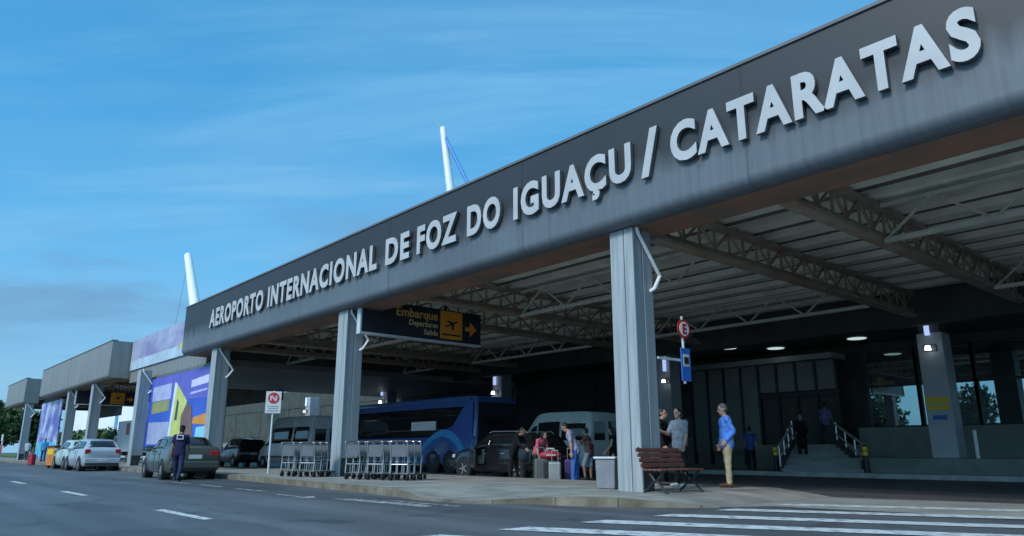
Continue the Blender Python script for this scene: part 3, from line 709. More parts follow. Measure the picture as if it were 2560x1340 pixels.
# E sign and bus plate on a pole with bracket
t = thing('bus_stop_sign', 'red ringed E sign above a blue bus plate, bracketed to the big column', 'sign', (-9.3, 13.0, 0), R(88))
b = MB(); b.cyl((0, .05, 2.3), (0, .05, 3.75), .03, .03, 12); b.bar((-.02, .05, 2.79), (-.85, .05, 2.79), .05, .05); b.build('pole', M['signframe'], t, smooth=True)
b = MB(); b.cyl((0, .0, 3.47), (0, .02, 3.47), .21, .21, 28); b.build('red_disc', M['red'], t)
b = MB(); b.cyl((0, -.008, 3.47), (0, -.001, 3.47), .155, .155, 28); b.build('white_disc', M['white'], t)
text_obj('letter_E', 'E', .30, M['red'], t, (0, -.014, 3.365), (R(90), 0, 0), .003, .012, 'CENTER')
b = MB(); b.bx(-.15, .15, -.01, .02, 2.35, 3.05); b.build('blue_plate', M['blue'], t, bevel=.006)
b = MB(); b.bx(-.10, .10, -.016, -.0105, 2.66, 2.92); b.build('white_field', M['plate'], t)
b = MB(); b.bx(-.075, .075, -.022, -.0165, 2.72, 2.86); b.bx(-.055, -.025, -.022, -.0165, 2.695, 2.72); b.bx(.025, .055, -.022, -.0165, 2.695, 2.72); b.build('bus_pictogram', M['black'], t)

t = thing('prohibition_sign', 'white board with a red prohibition circle on a thin pale post', 'sign', (-25.9, 11.05, S), R(60))
b = MB(); b.cyl((0, .04, 0), (0, .04, 2.9), .04, .035, 12); b.build('post', M['signframe'], t, smooth=True)
b = MB(); b.bx(-.27, .27, -.02, .0, 2.1, 2.88); b.build('board', M['plate'], t, bevel=.006)
b = MB(); b.cyl((0, -.028, 2.64), (0, -.0205, 2.64), .20, .20, 28); b.build('red_disc', M['red'], t)
b = MB(); b.bx(-.12, -.07, -.036, -.0285, 2.55, 2.72); b.bar((-.07, -.032, 2.72), (.07, -.032, 2.55), .008, .05); b.bx(.07, .12, -.036, -.0285, 2.55, 2.72); b.build('arrow_mark', M['plate'], t)
b = MB()
for k, w in enumerate((.20, .17, .19)): b.bx(-w, w, -.027, -.0205, 2.33 - .08 * k, 2.36 - .08 * k)
b.build('small_print', mat('print_grey', (.25, .28, .30), .6, var=.1, scale=9), t)

# ------------------------------------------------------------ bench, bins
t = thing('park_bench', 'dark red slatted wooden bench with black iron legs', 'bench', (-8.97, 11.9, S), R(90))
# local: length along x, seat front toward local -y (world +X)
L = 1.35
for k in range(4):
    b = MB(); b.box((0, .22 + .035 * k, .50 + .095 * k), (L, .03, .075)); b.build('back_slat', M['wood'], t, bevel=.006)
for k in range(4):
    b = MB(); b.box((0, .14 - .115 * k, .42), (L, .095, .03)); b.build('seat_slat', M['wood'], t, bevel=.006)
for sx in (-.55, .55):
    b = MB()
    b.tube([(sx, .16, .40), (sx, .0, .22), (sx, .26, .0)], .022); b.tube([(sx, -.22, .40), (sx, -.05, .22), (sx, -.28, .0)], .022)
    b.bar((sx, -.26, .395), (sx, .2, .395), .04, .025); b.tube([(sx, .2, .40), (sx, .25, .52), (sx, .37, .84)], .018)
    b.build('leg', M['iron'], t, smooth=True)
t = thing('litter_bin', 'square grey metal litter bin left of the big column', 'bin', (-10.75, 12.1, S), R(14))
b = MB(); b.prism([(-.21, 0), (.21, 0), (.235, .60), (-.235, .60)], 'Y', -.22, .22); b.build('body', M['bin'], t, bevel=.02)
b = MB(); b.bx(-.26, .26, -.25, .25, .605, .65); b.build('rim', M['signframe'], t, bevel=.01)

# ------------------------------------------------------------ luggage trolleys
def trolley():
    t = thing('luggage_trolley', '', 'trolley', (0, 0, 0))
    b = MB()
    b.tube([(-.45, -.24, .18), (.45, -.16, .14)], .018); b.tube([(-.45, .24, .18), (.45, .16, .14)], .018); b.tube([(.45, -.16, .14), (.5, 0, .14), (.45, .16, .14)], .018)
    for k in range(4): b.bar((-.35 + .2 * k, -.22 + .02 * k, .18 - .01 * k), (-.35 + .2 * k, .22 - .02 * k, .18 - .01 * k), .03, .012)
    b.build('base_frame', M['steel'], t, smooth=True)
    b = MB(); b.tube([(-.45, -.25, .18), (-.42, -.25, .55), (-.50, -.25, 1.02), (-.50, .25, 1.02), (-.42, .25, .55), (-.45, .25, .18)], .02)
    b.tube([(-.43, -.25, .42), (-.43, .25, .42)], .014); b.tube([(-.44, -.08, .42), (-.44, -.08, .18)], .012); b.tube([(-.44, .08, .42), (-.44, .08, .18)], .012)
    b.build('back_frame', M['steel'], t, smooth=True)
    b = MB(); b.bx(-.465, -.44, -.22, .22, .62, .94); b.build('panel', mat('trolley_panel', (.11, .125, .14), .5, var=.1, scale=5) if 'trolley_panel' not in bpy.data.materials else bpy.data.materials['trolley_panel'], t)
    b = MB(); b.tube([(-.5, -.2, 1.03), (-.5, .2, 1.03)], .026); b.build('handle', M['bumper'], t, smooth=True)
    b = MB()
    b.tube([(-.40, -.22, .66), (-.20, -.20, .66), (-.20, .20, .66), (-.40, .22, .66)], .012); b.tube([(-.2, -.2, .66), (-.24, -.2, .48), (-.24, .2, .48), (-.2, .2, .66)], .01); b.tube([(-.24, 0, .48), (-.2, 0, .66)], .01)
    b.build('basket', M['steel'], t, smooth=True)
    for x, y in ((-.40, -.24), (-.40, .24), (.42, 0)):
        b = MB(); b.cyl((x, y - .02, .075), (x, y + .02, .075), .075, .075, 14); b.bx(x - .02, x + .02, y - .03, y + .03, .09, .16); b.build('wheel', M['rubber'], t, smooth=True)
    return t
t0 = trolley(); first = True
row = [(-22.5 + .80 * i - .10 * j, 10.55 + .27 * j + .22 * i, R(112 + 7 * i), 'L', i * 3 + j) for i in range(2) for j in range(3)] + [(-19.0 + .74 * i - .10 * j, 10.9 + .28 * j + .24 * i, R(108 + 7 * i), 'R', i * 3 + j) for i in range(3) for j in range(3)]
for x, y, a, side, k in row:
    o = t0 if first else copy_tree(t0); first = False
    o.location = (x, y, S); o.rotation_euler.z = a
    where = 'left of the middle column' if side == 'L' else 'right of the middle column'
    lane = {'L': ('left', 'right'), 'R': ('left', 'middle', 'right')}[side][k // 3]
    o['label'] = 'silver trolley, %s in the %s line %s' % (('front one', 'second', 'rearmost')[k % 3], lane, where)
    o['group'] = 'luggage trolleys clustered ' + where

# ------------------------------------------------------------ vehicles (local +x is forward)
class Loft:
    def __init__(s, st):
        s.st = st
    def ring(s, q):
        x, zb, zm, zt, wb, wm, wt = q
        z6 = zm + .02 + (zt - zm - .02) * .86
        return [(x, 0, zb), (x, wb - .08, zb), (x, wb, zb + .10), (x, wb + .02, (zb + zm) / 2), (x, wm, zm - .03), (x, wm - .015, zm + .01), (x, wt, z6), (x, wt - .09, zt - .004), (x, 0, zt + .012)]
    def P(s, si, v, side=1):
        i = max(0, min(len(s.st) - 2, int(si))); f = si - i
        q = [a + (b - a) * f for a, b in zip(s.st[i], s.st[i + 1])]
        r = s.ring(q); j = max(0, min(7, int(v))); g = v - j
        p = [a + (b - a) * g for a, b in zip(r[j], r[j + 1])]
        return Vector((p[0], p[1] * side, p[2]))
    def body(s, m, parent, sub=2):
        mb = MB(); n = (len(s.st) - 1) * sub + 1; V = 9
        for i in range(n):
            si = min(i / sub, len(s.st) - 1.0001)
            for v in range(V): mb.v.append(tuple(s.P(si, min(v, 7.9999), 1)))
            for v in range(V - 2, 0, -1): mb.v.append(tuple(s.P(si, v, -1)))
        K = 2 * V - 2
        for i in range(n - 1):
            for k in range(K): mb.f.append((i * K + k, i * K + (k + 1) % K, (i + 1) * K + (k + 1) % K, (i + 1) * K + k)); mb.m.append(0)
        mb.f.append(tuple(range(K))[::-1]); mb.m.append(0); mb.f.append(tuple(range((n - 1) * K, n * K))); mb.m.append(0)
        return mb.build('body', m, parent, smooth=True, angle=42)
    def patch(s, name, m, parent, corners, side=1, off=.008, nu=8, nv=3):
        # corners: (s,v) bottom-left, bottom-right, top-right, top-left
        mb = MB(); (a, b, c, d) = corners; g = []
        def pt(u, w):
            lo = (a[0] + (b[0] - a[0]) * u, a[1] + (b[1] - a[1]) * u); hi = (d[0] + (c[0] - d[0]) * u, d[1] + (c[1] - d[1]) * u)
            return lo[0] + (hi[0] - lo[0]) * w, lo[1] + (hi[1] - lo[1]) * w
        for j in range(nv + 1):
            for i in range(nu + 1):
                si, v = pt(i / nu, j / nv); e = 1e-3
                sd = side; vv = v
                if v > 8: sd = -side; vv = 16 - v
                p = s.P(si, min(vv, 7.9999), sd)
                du = s.P(si + .02, min(vv, 7.99), sd) - s.P(si - .02, min(vv, 7.99), sd)
                dv_ = s.P(si, min(vv + .02, 7.999), sd) - s.P(si, min(vv, 7.979) - .02, sd)
                nn = du.cross(dv_).normalized()
                if nn.dot(p - Vector((p.x * .6, 0, .75))) < 0: nn = -nn
                g.append(p + nn * off)
        mb.v = [tuple(p) for p in g]
        for j in range(nv):
            for i in range(nu): mb.f.append((j * (nu + 1) + i, j * (nu + 1) + i + 1, (j + 1) * (nu + 1) + i + 1, (j + 1) * (nu + 1) + i)); mb.m.append(0)
        o = mb.build(name, m, parent, smooth=True)
        k = o.modifiers.new('solid', 'SOLIDIFY'); k.thickness = .012; k.offset = 0
        return o
def wheel(parent, x, y, r, side, spokes=5, rim=None):
    mb = MB(); w = .19
    prof = [(r * .62, -w / 2), (r * .93, -w / 2), (r, -w / 2 + .035), (r, w / 2 - .035), (r * .93, w / 2), (r * .62, w / 2)]
    n = 26
    for i in range(n):
        t = 2 * PI * i / n
        for rr, yy in prof: mb.v.append((rr * math.cos(t), yy, rr * math.sin(t)))
    K = len(prof)
    for i in range(n):
        for k in range(K): mb.f.append((i * K + k, i * K + (k + 1) % K, ((i + 1) % n) * K + (k + 1) % K, ((i + 1) % n) * K + k)); mb.m.append(0)
    o = mb.build('wheel', M['rubber'], parent, smooth=True); o.location = (x, y, r)
    rm_ = MB(); ys = side * w * .30
    rm_.cyl((0, -side * .05, 0), (0, side * w * .16, 0), r * .625, r * .61, 20)
    for k in range(spokes):
        t = 2 * PI * k / spokes; rm_.bar((0, ys, 0), (r * .58 * math.cos(t), ys, r * .58 * math.sin(t)), r * .20, .035)
    rm_.cyl((0, ys - .02, 0), (0, ys + .025, 0), r * .14, r * .12, 12)
    rm_.build('rim', rim or M['chrome'], o, smooth=True)
    return o
def arches(parent, xs, hw, r):
    for x in xs:
        for sd in (-1, 1): mb = MB(); mb.cyl((x, sd * (hw - .25), r + .02), (x, sd * (hw + .016), r + .02), r + .065, r + .065, 24); mb.build('wheel_arch', M['black'], parent)
def finish(t, st, L_, hw, axles, r, spokes=5, rim=None):
    arches(t, axles, hw, r)
    for x in axles:
        for sd in (-1, 1): wheel(t, x, sd * (hw - .06), r, sd, spokes, rim)
def lamps(t, L, xr, xf, wr, zr, zf, hr=.16, hf=.12, wl=.26):
    for sd in (-1, 1):
        b = MB(); b.box((xr, sd * wr, zr), (.10, wl, hr)); b.build('tail_light', M['lampred'], t, bevel=.025)
        b = MB(); b.box((xf, sd * wr, zf), (.16, wl, hf)); b.build('headlight', M['lampclear'], t, bevel=.03)
def mirrors(t, x, y, z, m):
    for sd in (-1, 1):
        b = MB(); b.box((x, sd * (y + .09), z), (.10, .18, .12)); b.build('mirror', m, t, bevel=.03)
def handles(t, xs, y, z, m):
    for sd in (-1, 1):
        for x in xs:
            b = MB(); b.box((x, sd * y, z), (.16, .03, .03)); b.build('door_handle', m, t, bevel=.008)
def bumpers(t, xr, xf, w, z0, z1, m):
    for x in (xr, xf):
        b = MB(); b.box((x, 0, (z0 + z1) / 2), (.16, 2 * w, z1 - z0)); b.build('bumper', m, t, bevel=.05, seg=3)
def plates(t, xr, z):
    b = MB(); b.box((xr, 0, z), (.02, .42, .13)); b.build('licence_plate', M['plate'], t, bevel=.004)
def seams(t, lf, cuts, m=None):
    for si in cuts:
        for sd in (-1, 1):
            mb = MB()
            pts = [lf.P(si, v, sd) + Vector((0, sd * .002, 0)) for v in (2, 3, 4, 5)]
            for a, c in zip(pts, pts[1:]): mb.bar(a, c, .012, .012)
            mb.build('door_seam', M['black'], t)

def sedan(label, loc, rz, pm):
    st = [(-2.16, .42, .78, .80, .66, .68, .60), (-2.12, .30, .96, 1.01, .78, .79, .72), (-2.0, .24, .98, 1.06, .81, .80, .72), (-1.52, .2, .97, 1.09, .82, .81, .70), (-1.05, .2, .96, 1.39, .83, .82, .62), (-.1, .2, .95, 1.43, .83, .82, .63), (.38, .2, .94, 1.39, .83, .82, .62), (1.02, .2, .92, 1.0, .83, .81, .70), (1.65, .22, .84, .90, .82, .78, .68), (2.0, .26, .74, .78, .78, .72, .62), (2.16, .40, .60, .63, .64, .62, .56)]
    t = thing('sedan', label, 'car', loc, rz); lf = Loft(st); lf.body(pm, t)
    for sd in (-1, 1):
        lf.patch('side_window', M['carglass'], t, [(3.62, 5.12), (4.95, 5.12), (4.95, 5.92), (4.12, 5.92)], sd)
        lf.patch('side_window', M['carglass'], t, [(5.08, 5.12), (6.62, 5.12), (6.02, 5.92), (5.08, 5.92)], sd)
    lf.patch('rear_window', M['carglass'], t, [(3.12, 7.05), (3.12, 8.95), (3.92, 8.95), (3.92, 7.05)])
    lf.patch('windshield', M['carglass'], t, [(6.88, 7.05), (6.88, 8.95), (6.1, 8.95), (6.1, 7.05)])
    finish(t, st, 4.3, .83, (-1.28, 1.33), .30, 6)
    lamps(t, 4.3, -2.11, 2.06, .61, .84, .62, .2, .13, .30); bumpers(t, -2.15, 2.13, .78, .34, .60, pm); plates(t, -2.165, .74)
    mirrors(t, .62, .82, .98, pm); handles(t, (-.75, .1), .838, .82, M['bumper']); seams(t, lf, (4.2, 5.02, 6.9))
    b = MB(); b.box((-2.16, 0, .40), (.16, 1.5, .08)); b.build('bumper_trim', M['bumper'], t, bevel=.02)
    return t
def hatch(label, loc, rz, pm, k=1.0, wag=False):
    st = [(-1.92, .42, .74, .78, .68, .70, .62), (-1.88, .30, .96, 1.00, .78, .80, .70), (-1.78, .24, 1.0, 1.08, .81, .82, .72), (-1.42, .2, 1.0, 1.44, .83, .82, .60), (-.6, .2, .98, 1.52, .84, .83, .62), (.1, .2, .96, 1.53, .84, .83, .62), (.5, .2, .95, 1.47, .84, .83, .60), (1.2, .2, .92, 1.02, .83, .81, .70), (1.65, .24, .84, .90, .81, .77, .66), (1.88, .28, .72, .76, .76, .70, .60), (1.96, .40, .58, .62, .64, .62, .56)]
    t = thing('hatchback', label, 'car', loc, rz); lf = Loft(st); lf.body(pm, t)
    for sd in (-1, 1):
        lf.patch('side_window', M['carglass'], t, [(2.75, 5.12), (4.45, 5.12), (4.45, 5.92), (3.15, 5.92)], sd)
        lf.patch('side_window', M['carglass'], t, [(4.58, 5.12), (6.62, 5.12), (6.02, 5.92), (4.58, 5.92)], sd)
    lf.patch('rear_window', M['carglass'], t, [(2.10, 7.05), (2.10, 8.95), (2.92, 8.95), (2.92, 7.05)])
    lf.patch('windshield', M['carglass'], t, [(6.9, 7.05), (6.9, 8.95), (6.1, 8.95), (6.1, 7.05)])
    finish(t, st, 3.9, .84, (-1.22, 1.28), .31, 7)
    lamps(t, 3.9, -1.86, 1.86, .66, .90, .68, .24, .14, .24); bumpers(t, -1.90, 1.92, .80, .34, .60, pm); plates(t, -1.975, .52)
    mirrors(t, .75, .82, 1.02, pm); handles(t, (-.6, .2), .848, .86, pm); seams(t, lf, (4.0, 4.52, 6.9))
    b = MB(); b.box((-1.94, 0, .34), (.14, 1.4, .10)); b.build('bumper_trim', M['bumper'], t, bevel=.02)
    return t
def suv(label, loc, rz, pm, openings=False):
    st = [(-2.25, .55, .85, .90, .74, .76, .70), (-2.2, .40, 1.05, 1.12, .84, .86, .76), (-2.1, .32, 1.10, 1.2, .88, .88, .76), (-1.85, .28, 1.10, 1.60, .90, .88, .68), (-.9, .28, 1.08, 1.68, .90, .89, .68), (.1, .28, 1.06, 1.68, .90, .89, .68), (.5, .28, 1.05, 1.62, .90, .89, .66), (1.15, .28, 1.04, 1.14, .90, .88, .76), (1.8, .30, .98, 1.06, .89, .85, .74), (2.15, .36, .86, .92, .84, .78, .68), (2.27, .5, .7, .74, .72, .70, .62)]
    t = thing('sport_utility_car', label, 'car', loc, rz); lf = Loft(st); lf.body(pm, t)
    for sd in (-1, 1):
        lf.patch('side_window', M['carglass'], t, [(2.7, 5.12), (3.6, 5.12), (3.6, 5.92), (3.1, 5.92)], sd)
        lf.patch('side_window', M['carglass'], t, [(3.7, 5.12), (4.95, 5.12), (4.95, 5.92), (3.7, 5.92)], sd)
        lf.patch('side_window', M['carglass'], t, [(5.05, 5.12), (6.6, 5.12), (6.02, 5.92), (5.05, 5.92)], sd)
    lf.patch('rear_window', M['carglass'], t, [(2.12, 7.05), (2.12, 8.95), (2.9, 8.95), (2.9, 7.05)])
    lf.patch('windshield', M['carglass'], t, [(6.9, 7.05), (6.9, 8.95), (6.1, 8.95), (6.1, 7.05)])
    finish(t, st, 4.5, .90, (-1.42, 1.40), .37, 5)
    lamps(t, 4.5, -2.17, 2.15, .70, 1.0, .84, .3, .15, .22); bumpers(t, -2.22, 2.24, .84, .42, .70, M['bumper']); plates(t, -2.31, .8)
    mirrors(t, .75, .90, 1.14, pm); handles(t, (-.7, .25), .905, .94, M['chrome']); seams(t, lf, (4.2, 5.0, 6.9))
    b = MB()
    for sd in (-1, 1): b.tube([(-1.6, sd * .6, 1.66), (-1.5, sd * .6, 1.73), (.2, sd * .6, 1.75), (.35, sd * .6, 1.70)], .02)
    b.build('roof_rail', M['chrome'], t, smooth=True)
    if openings:
        # driver's door swung open, showing its pale inner lining
        d = MB(); d.bx(-1.05, 0, -.04, .04, .42, 1.08); o = d.build('open_door', pm, t, bevel=.03); o.location = (.98, .93, 0); o.rotation_euler.z = R(-30)
        q = MB(); q.bx(-.95, -.1, -.062, -.041, .48, 1.0); q.build('door_lining', mat('door_lining', (.30, .29, .26), .7, var=.15, scale=4), o, bevel=.01)
        q = MB(); q.prism([(-1.0, 1.08), (-.05, 1.08), (-.5, 1.52), (-.98, 1.58)], 'Y', -.012, .012); q.build('side_window', M['carglass'], o)
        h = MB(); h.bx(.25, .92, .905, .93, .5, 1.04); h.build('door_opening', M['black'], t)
        s_ = MB(); s_.box((.40, .935, .72), (.34, .02, .3)); s_.box((.28, .937, .95), (.16, .02, .3)); s_.build('seat', mat('beige_seat', (.30, .28, .23), .8, var=.1, scale=5), t, bevel=.008)
    return t
def van(name, label, loc, rz, pm, L=5.4, H=2.5, W=.97, dark_band=True, slide=False, r=.34):
    h = L / 2; zb = 1.22
    st = [(-h, .45, zb, H - .14, W - .06, W - .05, W - .16), (-h + .06, .35, zb, H - .05, W, W, W - .14), (-h + .5, .3, zb, H, W, W, W - .14), (0, .3, zb, H + .02, W, W, W - .14), (h - 1.95, .3, zb, H - .02, W, W, W - .14), (h - 1.65, .3, zb, H - .14, W, W, W - .15), (h - .85, .3, zb - .02, zb + .22, W, W - .02, W - .16), (h - .35, .32, zb - .14, zb + .02, W - .04, W - .08, W - .2), (h - .08, .36, .90, .96, W - .08, W - .12, W - .25), (h, .5, .7, .74, W - .18, W - .2, W - .3)]
    t = thing(name, label, 'van', loc, rz); lf = Loft(st); lf.body(pm, t)
    for sd in (-1, 1):
        lf.patch('side_window', M['carglass'], t, [(1.5, 5.10), (2.55, 5.10), (2.55, 5.72), (1.5, 5.72)], sd)
        if slide and sd == 1:
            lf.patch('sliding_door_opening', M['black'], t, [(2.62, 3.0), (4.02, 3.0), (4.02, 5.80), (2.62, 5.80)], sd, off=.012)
        else: lf.patch('side_window', M['carglass'], t, [(2.62, 5.10), (4.0, 5.10), (4.0, 5.72), (2.62, 5.72)], sd)
        lf.patch('side_window', M['carglass'], t, [(4.3, 5.05), (5.75, 5.05), (5.15, 5.72), (4.3, 5.72)], sd)
    lf.patch('windshield', M['carglass'], t, [(5.95, 7.05), (5.95, 8.95), (5.08, 8.95), (5.08, 7.05)])
    for sd in (-1, 1):
        b = MB(); b.box((-h - .004, sd * .42, zb + .48), (.02, .62, .72)); b.build('rear_window', M['carglass'], t, bevel=.008)
    finish(t, st, L, W, (-h + .95, h - .95), r, 5)
    for sd in (-1, 1):
        b = MB(); b.box((-h - .01, sd * (W - .12), .95), (.05, .13, .5)); b.build('tail_light', M['lampred'], t, bevel=.015)
        b = MB(); b.box((h - .10, sd * (W - .26), .88), (.2, .26, .24)); b.build('headlight', M['lampclear'], t, bevel=.04)
    bumpers(t, -h - .02, h - .02, W - .06, .38, .62, M['bumper']); plates(t, -h - .10, .5)
    mirrors(t, h - 1.1, W, zb + .2, M['bumper']); handles(t, (h - 1.75,), W + .02, zb - .12, M['bumper']); seams(t, lf, (2.58, 4.1, 5.5))
    b = MB(); b.bx(-h + 1.4, h - 1.45, W + .018, W + .035, .60, .68); b.build('side_trim', M['bumper'], t)
    b = MB(); b.bx(-h + 1.4, h - 1.45, -W - .035, -W - .018, .60, .68); b.build('side_trim', M['bumper'], t)
    return t
P_silver = paint_mat('silver_paint', (.46, .49, .53), .25, .35); P_olive = paint_mat('dark_green_grey_paint', (.060, .070, .058), .35, .2)
P_black = paint_mat('black_car_paint', (.012, .013, .015), .2); P_white = paint_mat('white_van_paint', (.52, .57, .56), .35, coat=.3); P_grey = paint_mat('grey_van_paint', (.55, .60, .63), .35, coat=.3)
P_navy = paint_mat('coach_navy', (.04, .105, .30), .28); P_pale = paint_mat('pale_car_paint', (.42, .50, .46), .3)
hatch('silver hatchback parked at the kerb under the plain grey canopy', (-42.2, 8.85, 0), R(181), P_silver)
sedan('dark green-grey sedan parked at the kerb with a man walking behind it', (-27.95, 8.62, 0), R(176), P_olive)
suv('black car in the shade just right of the dark sedan, facing the road', (-45.4, 17.6, 0), R(176), P_black)
suv('dark car with its front door open among the passengers, beside the coach', (-19.7, 17.0, 0), R(180), P_black, True).scale = (1, 1, .90)
van('minibus', 'grey minibus in the shade behind the left row of trolleys', (-39.0, 18.3, 0), R(180), P_grey, 6.6, 2.75, 1.0)
van('minibus', 'white minibus with its sliding door open behind the unloading passengers', (-22.1, 22.0, 0), R(180), P_white, 4.9, 2.45, .98, slide=True)
hatch('pale green-white car in front of the silver hatchback', (-46.75, 9.05, 0), R(180), P_pale)

def coach():
    L, H, W = 12.2, 3.3, 1.25; h = L / 2
    t = thing('coach', 'dark blue coach with a light blue swoosh, parked in the shade', 'bus', (-31.1, 20.9, 0), R(180))
    st = [(-h, .5, 1.5, H - .2, W - .08, W - .06, W - .14), (-h + .08, .4, 1.5, H - .06, W, W, W - .08), (-h + .6, .35, 1.5, H, W, W, W - .08), (0, .35, 1.5, H, W, W, W - .08), (h - 1.2, .35, 1.5, H, W, W, W - .08), (h - .35, .35, 1.45, H - .1, W, W, W - .1), (h - .05, .38, 1.3, H - .5, W - .05, W - .05, W - .15), (h, .5, 1.2, H - 1.0, W - .12, W - .12, W - .2)]
    lf = Loft(st); lf.body(P_navy, t)
    for sd in (-1, 1):
        lf.patch('side_window', M['carglass'], t, [(2.0, 5.02), (4.9, 5.02), (4.9, 5.86), (1.75, 5.86)], sd, nu=20)
    b = MB(); b.box((-h - .004, 0, 1.85), (.03, 2.2, 2.3)); b.build('rear_shade', mat('coach_rear_shade', (.006, .008, .018), .6, var=.1, scale=2), t, bevel=.02)  # rear shade put into a near-black sheet over the navy body
    b = MB(); b.box((-h - .02, 0, 2.45), (.02, 1.8, .8)); b.build('rear_window', mat('coach_rear_glass', (.006, .007, .010), .35, var=.1, scale=2), t, bevel=.006)
    lf.patch('windshield', M['carglass'], t, [(6.6, 5.3), (6.6, 10.7), (5.4, 10.2), (5.4, 5.8)])
    LB = paint_mat('swoosh_light_blue', (.03, .26, .52), .35); MBl = paint_mat('swoosh_mid_blue', (.025, .07, .30), .35); GB = paint_mat('swoosh_grey_blue', (.10, .14, .24), .35)
    def strip(name, m, pts_o, pts_i, off):
        mb = MB(); n = len(pts_o)
        vs = [(x, W + .02 + off, z_) for x, z_ in pts_o] + [(x, W + .02 + off, z_) for x, z_ in pts_i] + [(x, W - .01, z_) for x, z_ in pts_o] + [(x, W - .01, z_) for x, z_ in pts_i]
        mb.add(vs, [(i, i + 1, n + i + 1, n + i) for i in range(n - 1)] + [(i, 2 * n + i, 2 * n + i + 1, i + 1) for i in range(n - 1)] + [(n + i, n + i + 1, 3 * n + i + 1, 3 * n + i) for i in range(n - 1)])
        return mb.build(name, m, t)
    o_ = [(-h + .75 + 3.3 * k / 12, .72 + 1.15 * math.sin(PI * (.10 + .80 * (k / 12) ** .85))) for k in range(13)]
    i_ = [(-h + .95 + 3.0 * k / 12, .55 + 1.0 * math.sin(PI * (.08 + .80 * (k / 12) ** .85))) for k in range(13)]
    strip('swoosh', LB, o_, i_, .006)
    strip('swoosh', GB, [(-h + 1.9, 1.35), (-h + 2.6, 1.25), (-h + 3.4, .75)], [(-h + 2.0, 1.1), (-h + 2.6, .75), (-h + 3.1, .55)], .004)
    strip('swoosh', MBl, [(-h + .15, 3.0), (-h + .7, 2.9), (-h + 1.6, 2.0), (-h + 2.6, 1.75)], [(-h + .15, 1.2), (-h + .5, 1.3), (-h + 1.2, 1.55), (-h + 2.6, 1.6)], .002)
    b = MB(); b.bx(-h + .4, h - .8, W - .06, W - .03, H - .2, H - .12); b.build('roof_rail', paint_mat('roof_line_blue', (.05, .12, .28), .3), t)
    finish(t, st, L, W, (-h + 3.05, -h + 1.75, h - 2.6), .50, 8, mat('dark_steel_rim', (.10, .10, .11), .5, .3, var=.1, scale=9))
    for sd in (-1, 1):
        b = MB(); b.box((-h - .01, sd * .98, 1.0), (.06, .2, .5)); b.build('tail_light', M['lampred'], t, bevel=.015)
        b = MB(); b.box((h - .03, sd * .9, .85), (.1, .36, .22)); b.build('headlight', M['lampclear'], t, bevel=.03)
    bumpers(t, -h - .02, h - .02, W - .1, .42, .72, P_navy); mirrors(t, h - .3, W, 2.2, M['bumper'])
    b = MB(); b.bx(-h + 2.9, -h + 4.9, W - .02, W + .012, 1.86, 2.26); b.build('white_notice', M['plate'], t)
coach()
# box lorry beyond the second canopy
t = thing('box_lorry', 'white box lorry with a red mark under the farther grey canopy', 'lorry', (-71.5, 18.2, 0), R(180))
b = MB(); b.bx(-3.2, 1.6, -1.15, 1.15, .9, 3.5); b.build('cargo_box', P_white, t, bevel=.04)
b = MB(); b.bx(-3.2, 3.2, -.45, .45, .55, .88); b.build('chassis', M['bumper'], t)
b = MB(); b.prism([(1.75, .6), (3.3, .6), (3.35, 1.4), (2.9, 2.3), (1.75, 2.35)], 'Y', -1.05, 1.05); b.build('cab', P_white, t, bevel=.06)
b = MB(); b.bx(1.95, 2.75, 1.052, 1.065, 1.45, 2.1); b.build('side_window', M['carglass'], t)
for x in (-2.2, 2.4):
    for sd in (-1, 1): wheel(t, x, sd * 1.0, .42, sd)
b = MB(); b.bx(-2.3, -1.2, 1.152, 1.165, 2.3, 3.3); b.build('red_mark', mat('lorry_red', (.45, .12, .10), .5, var=.1, scale=3), t)

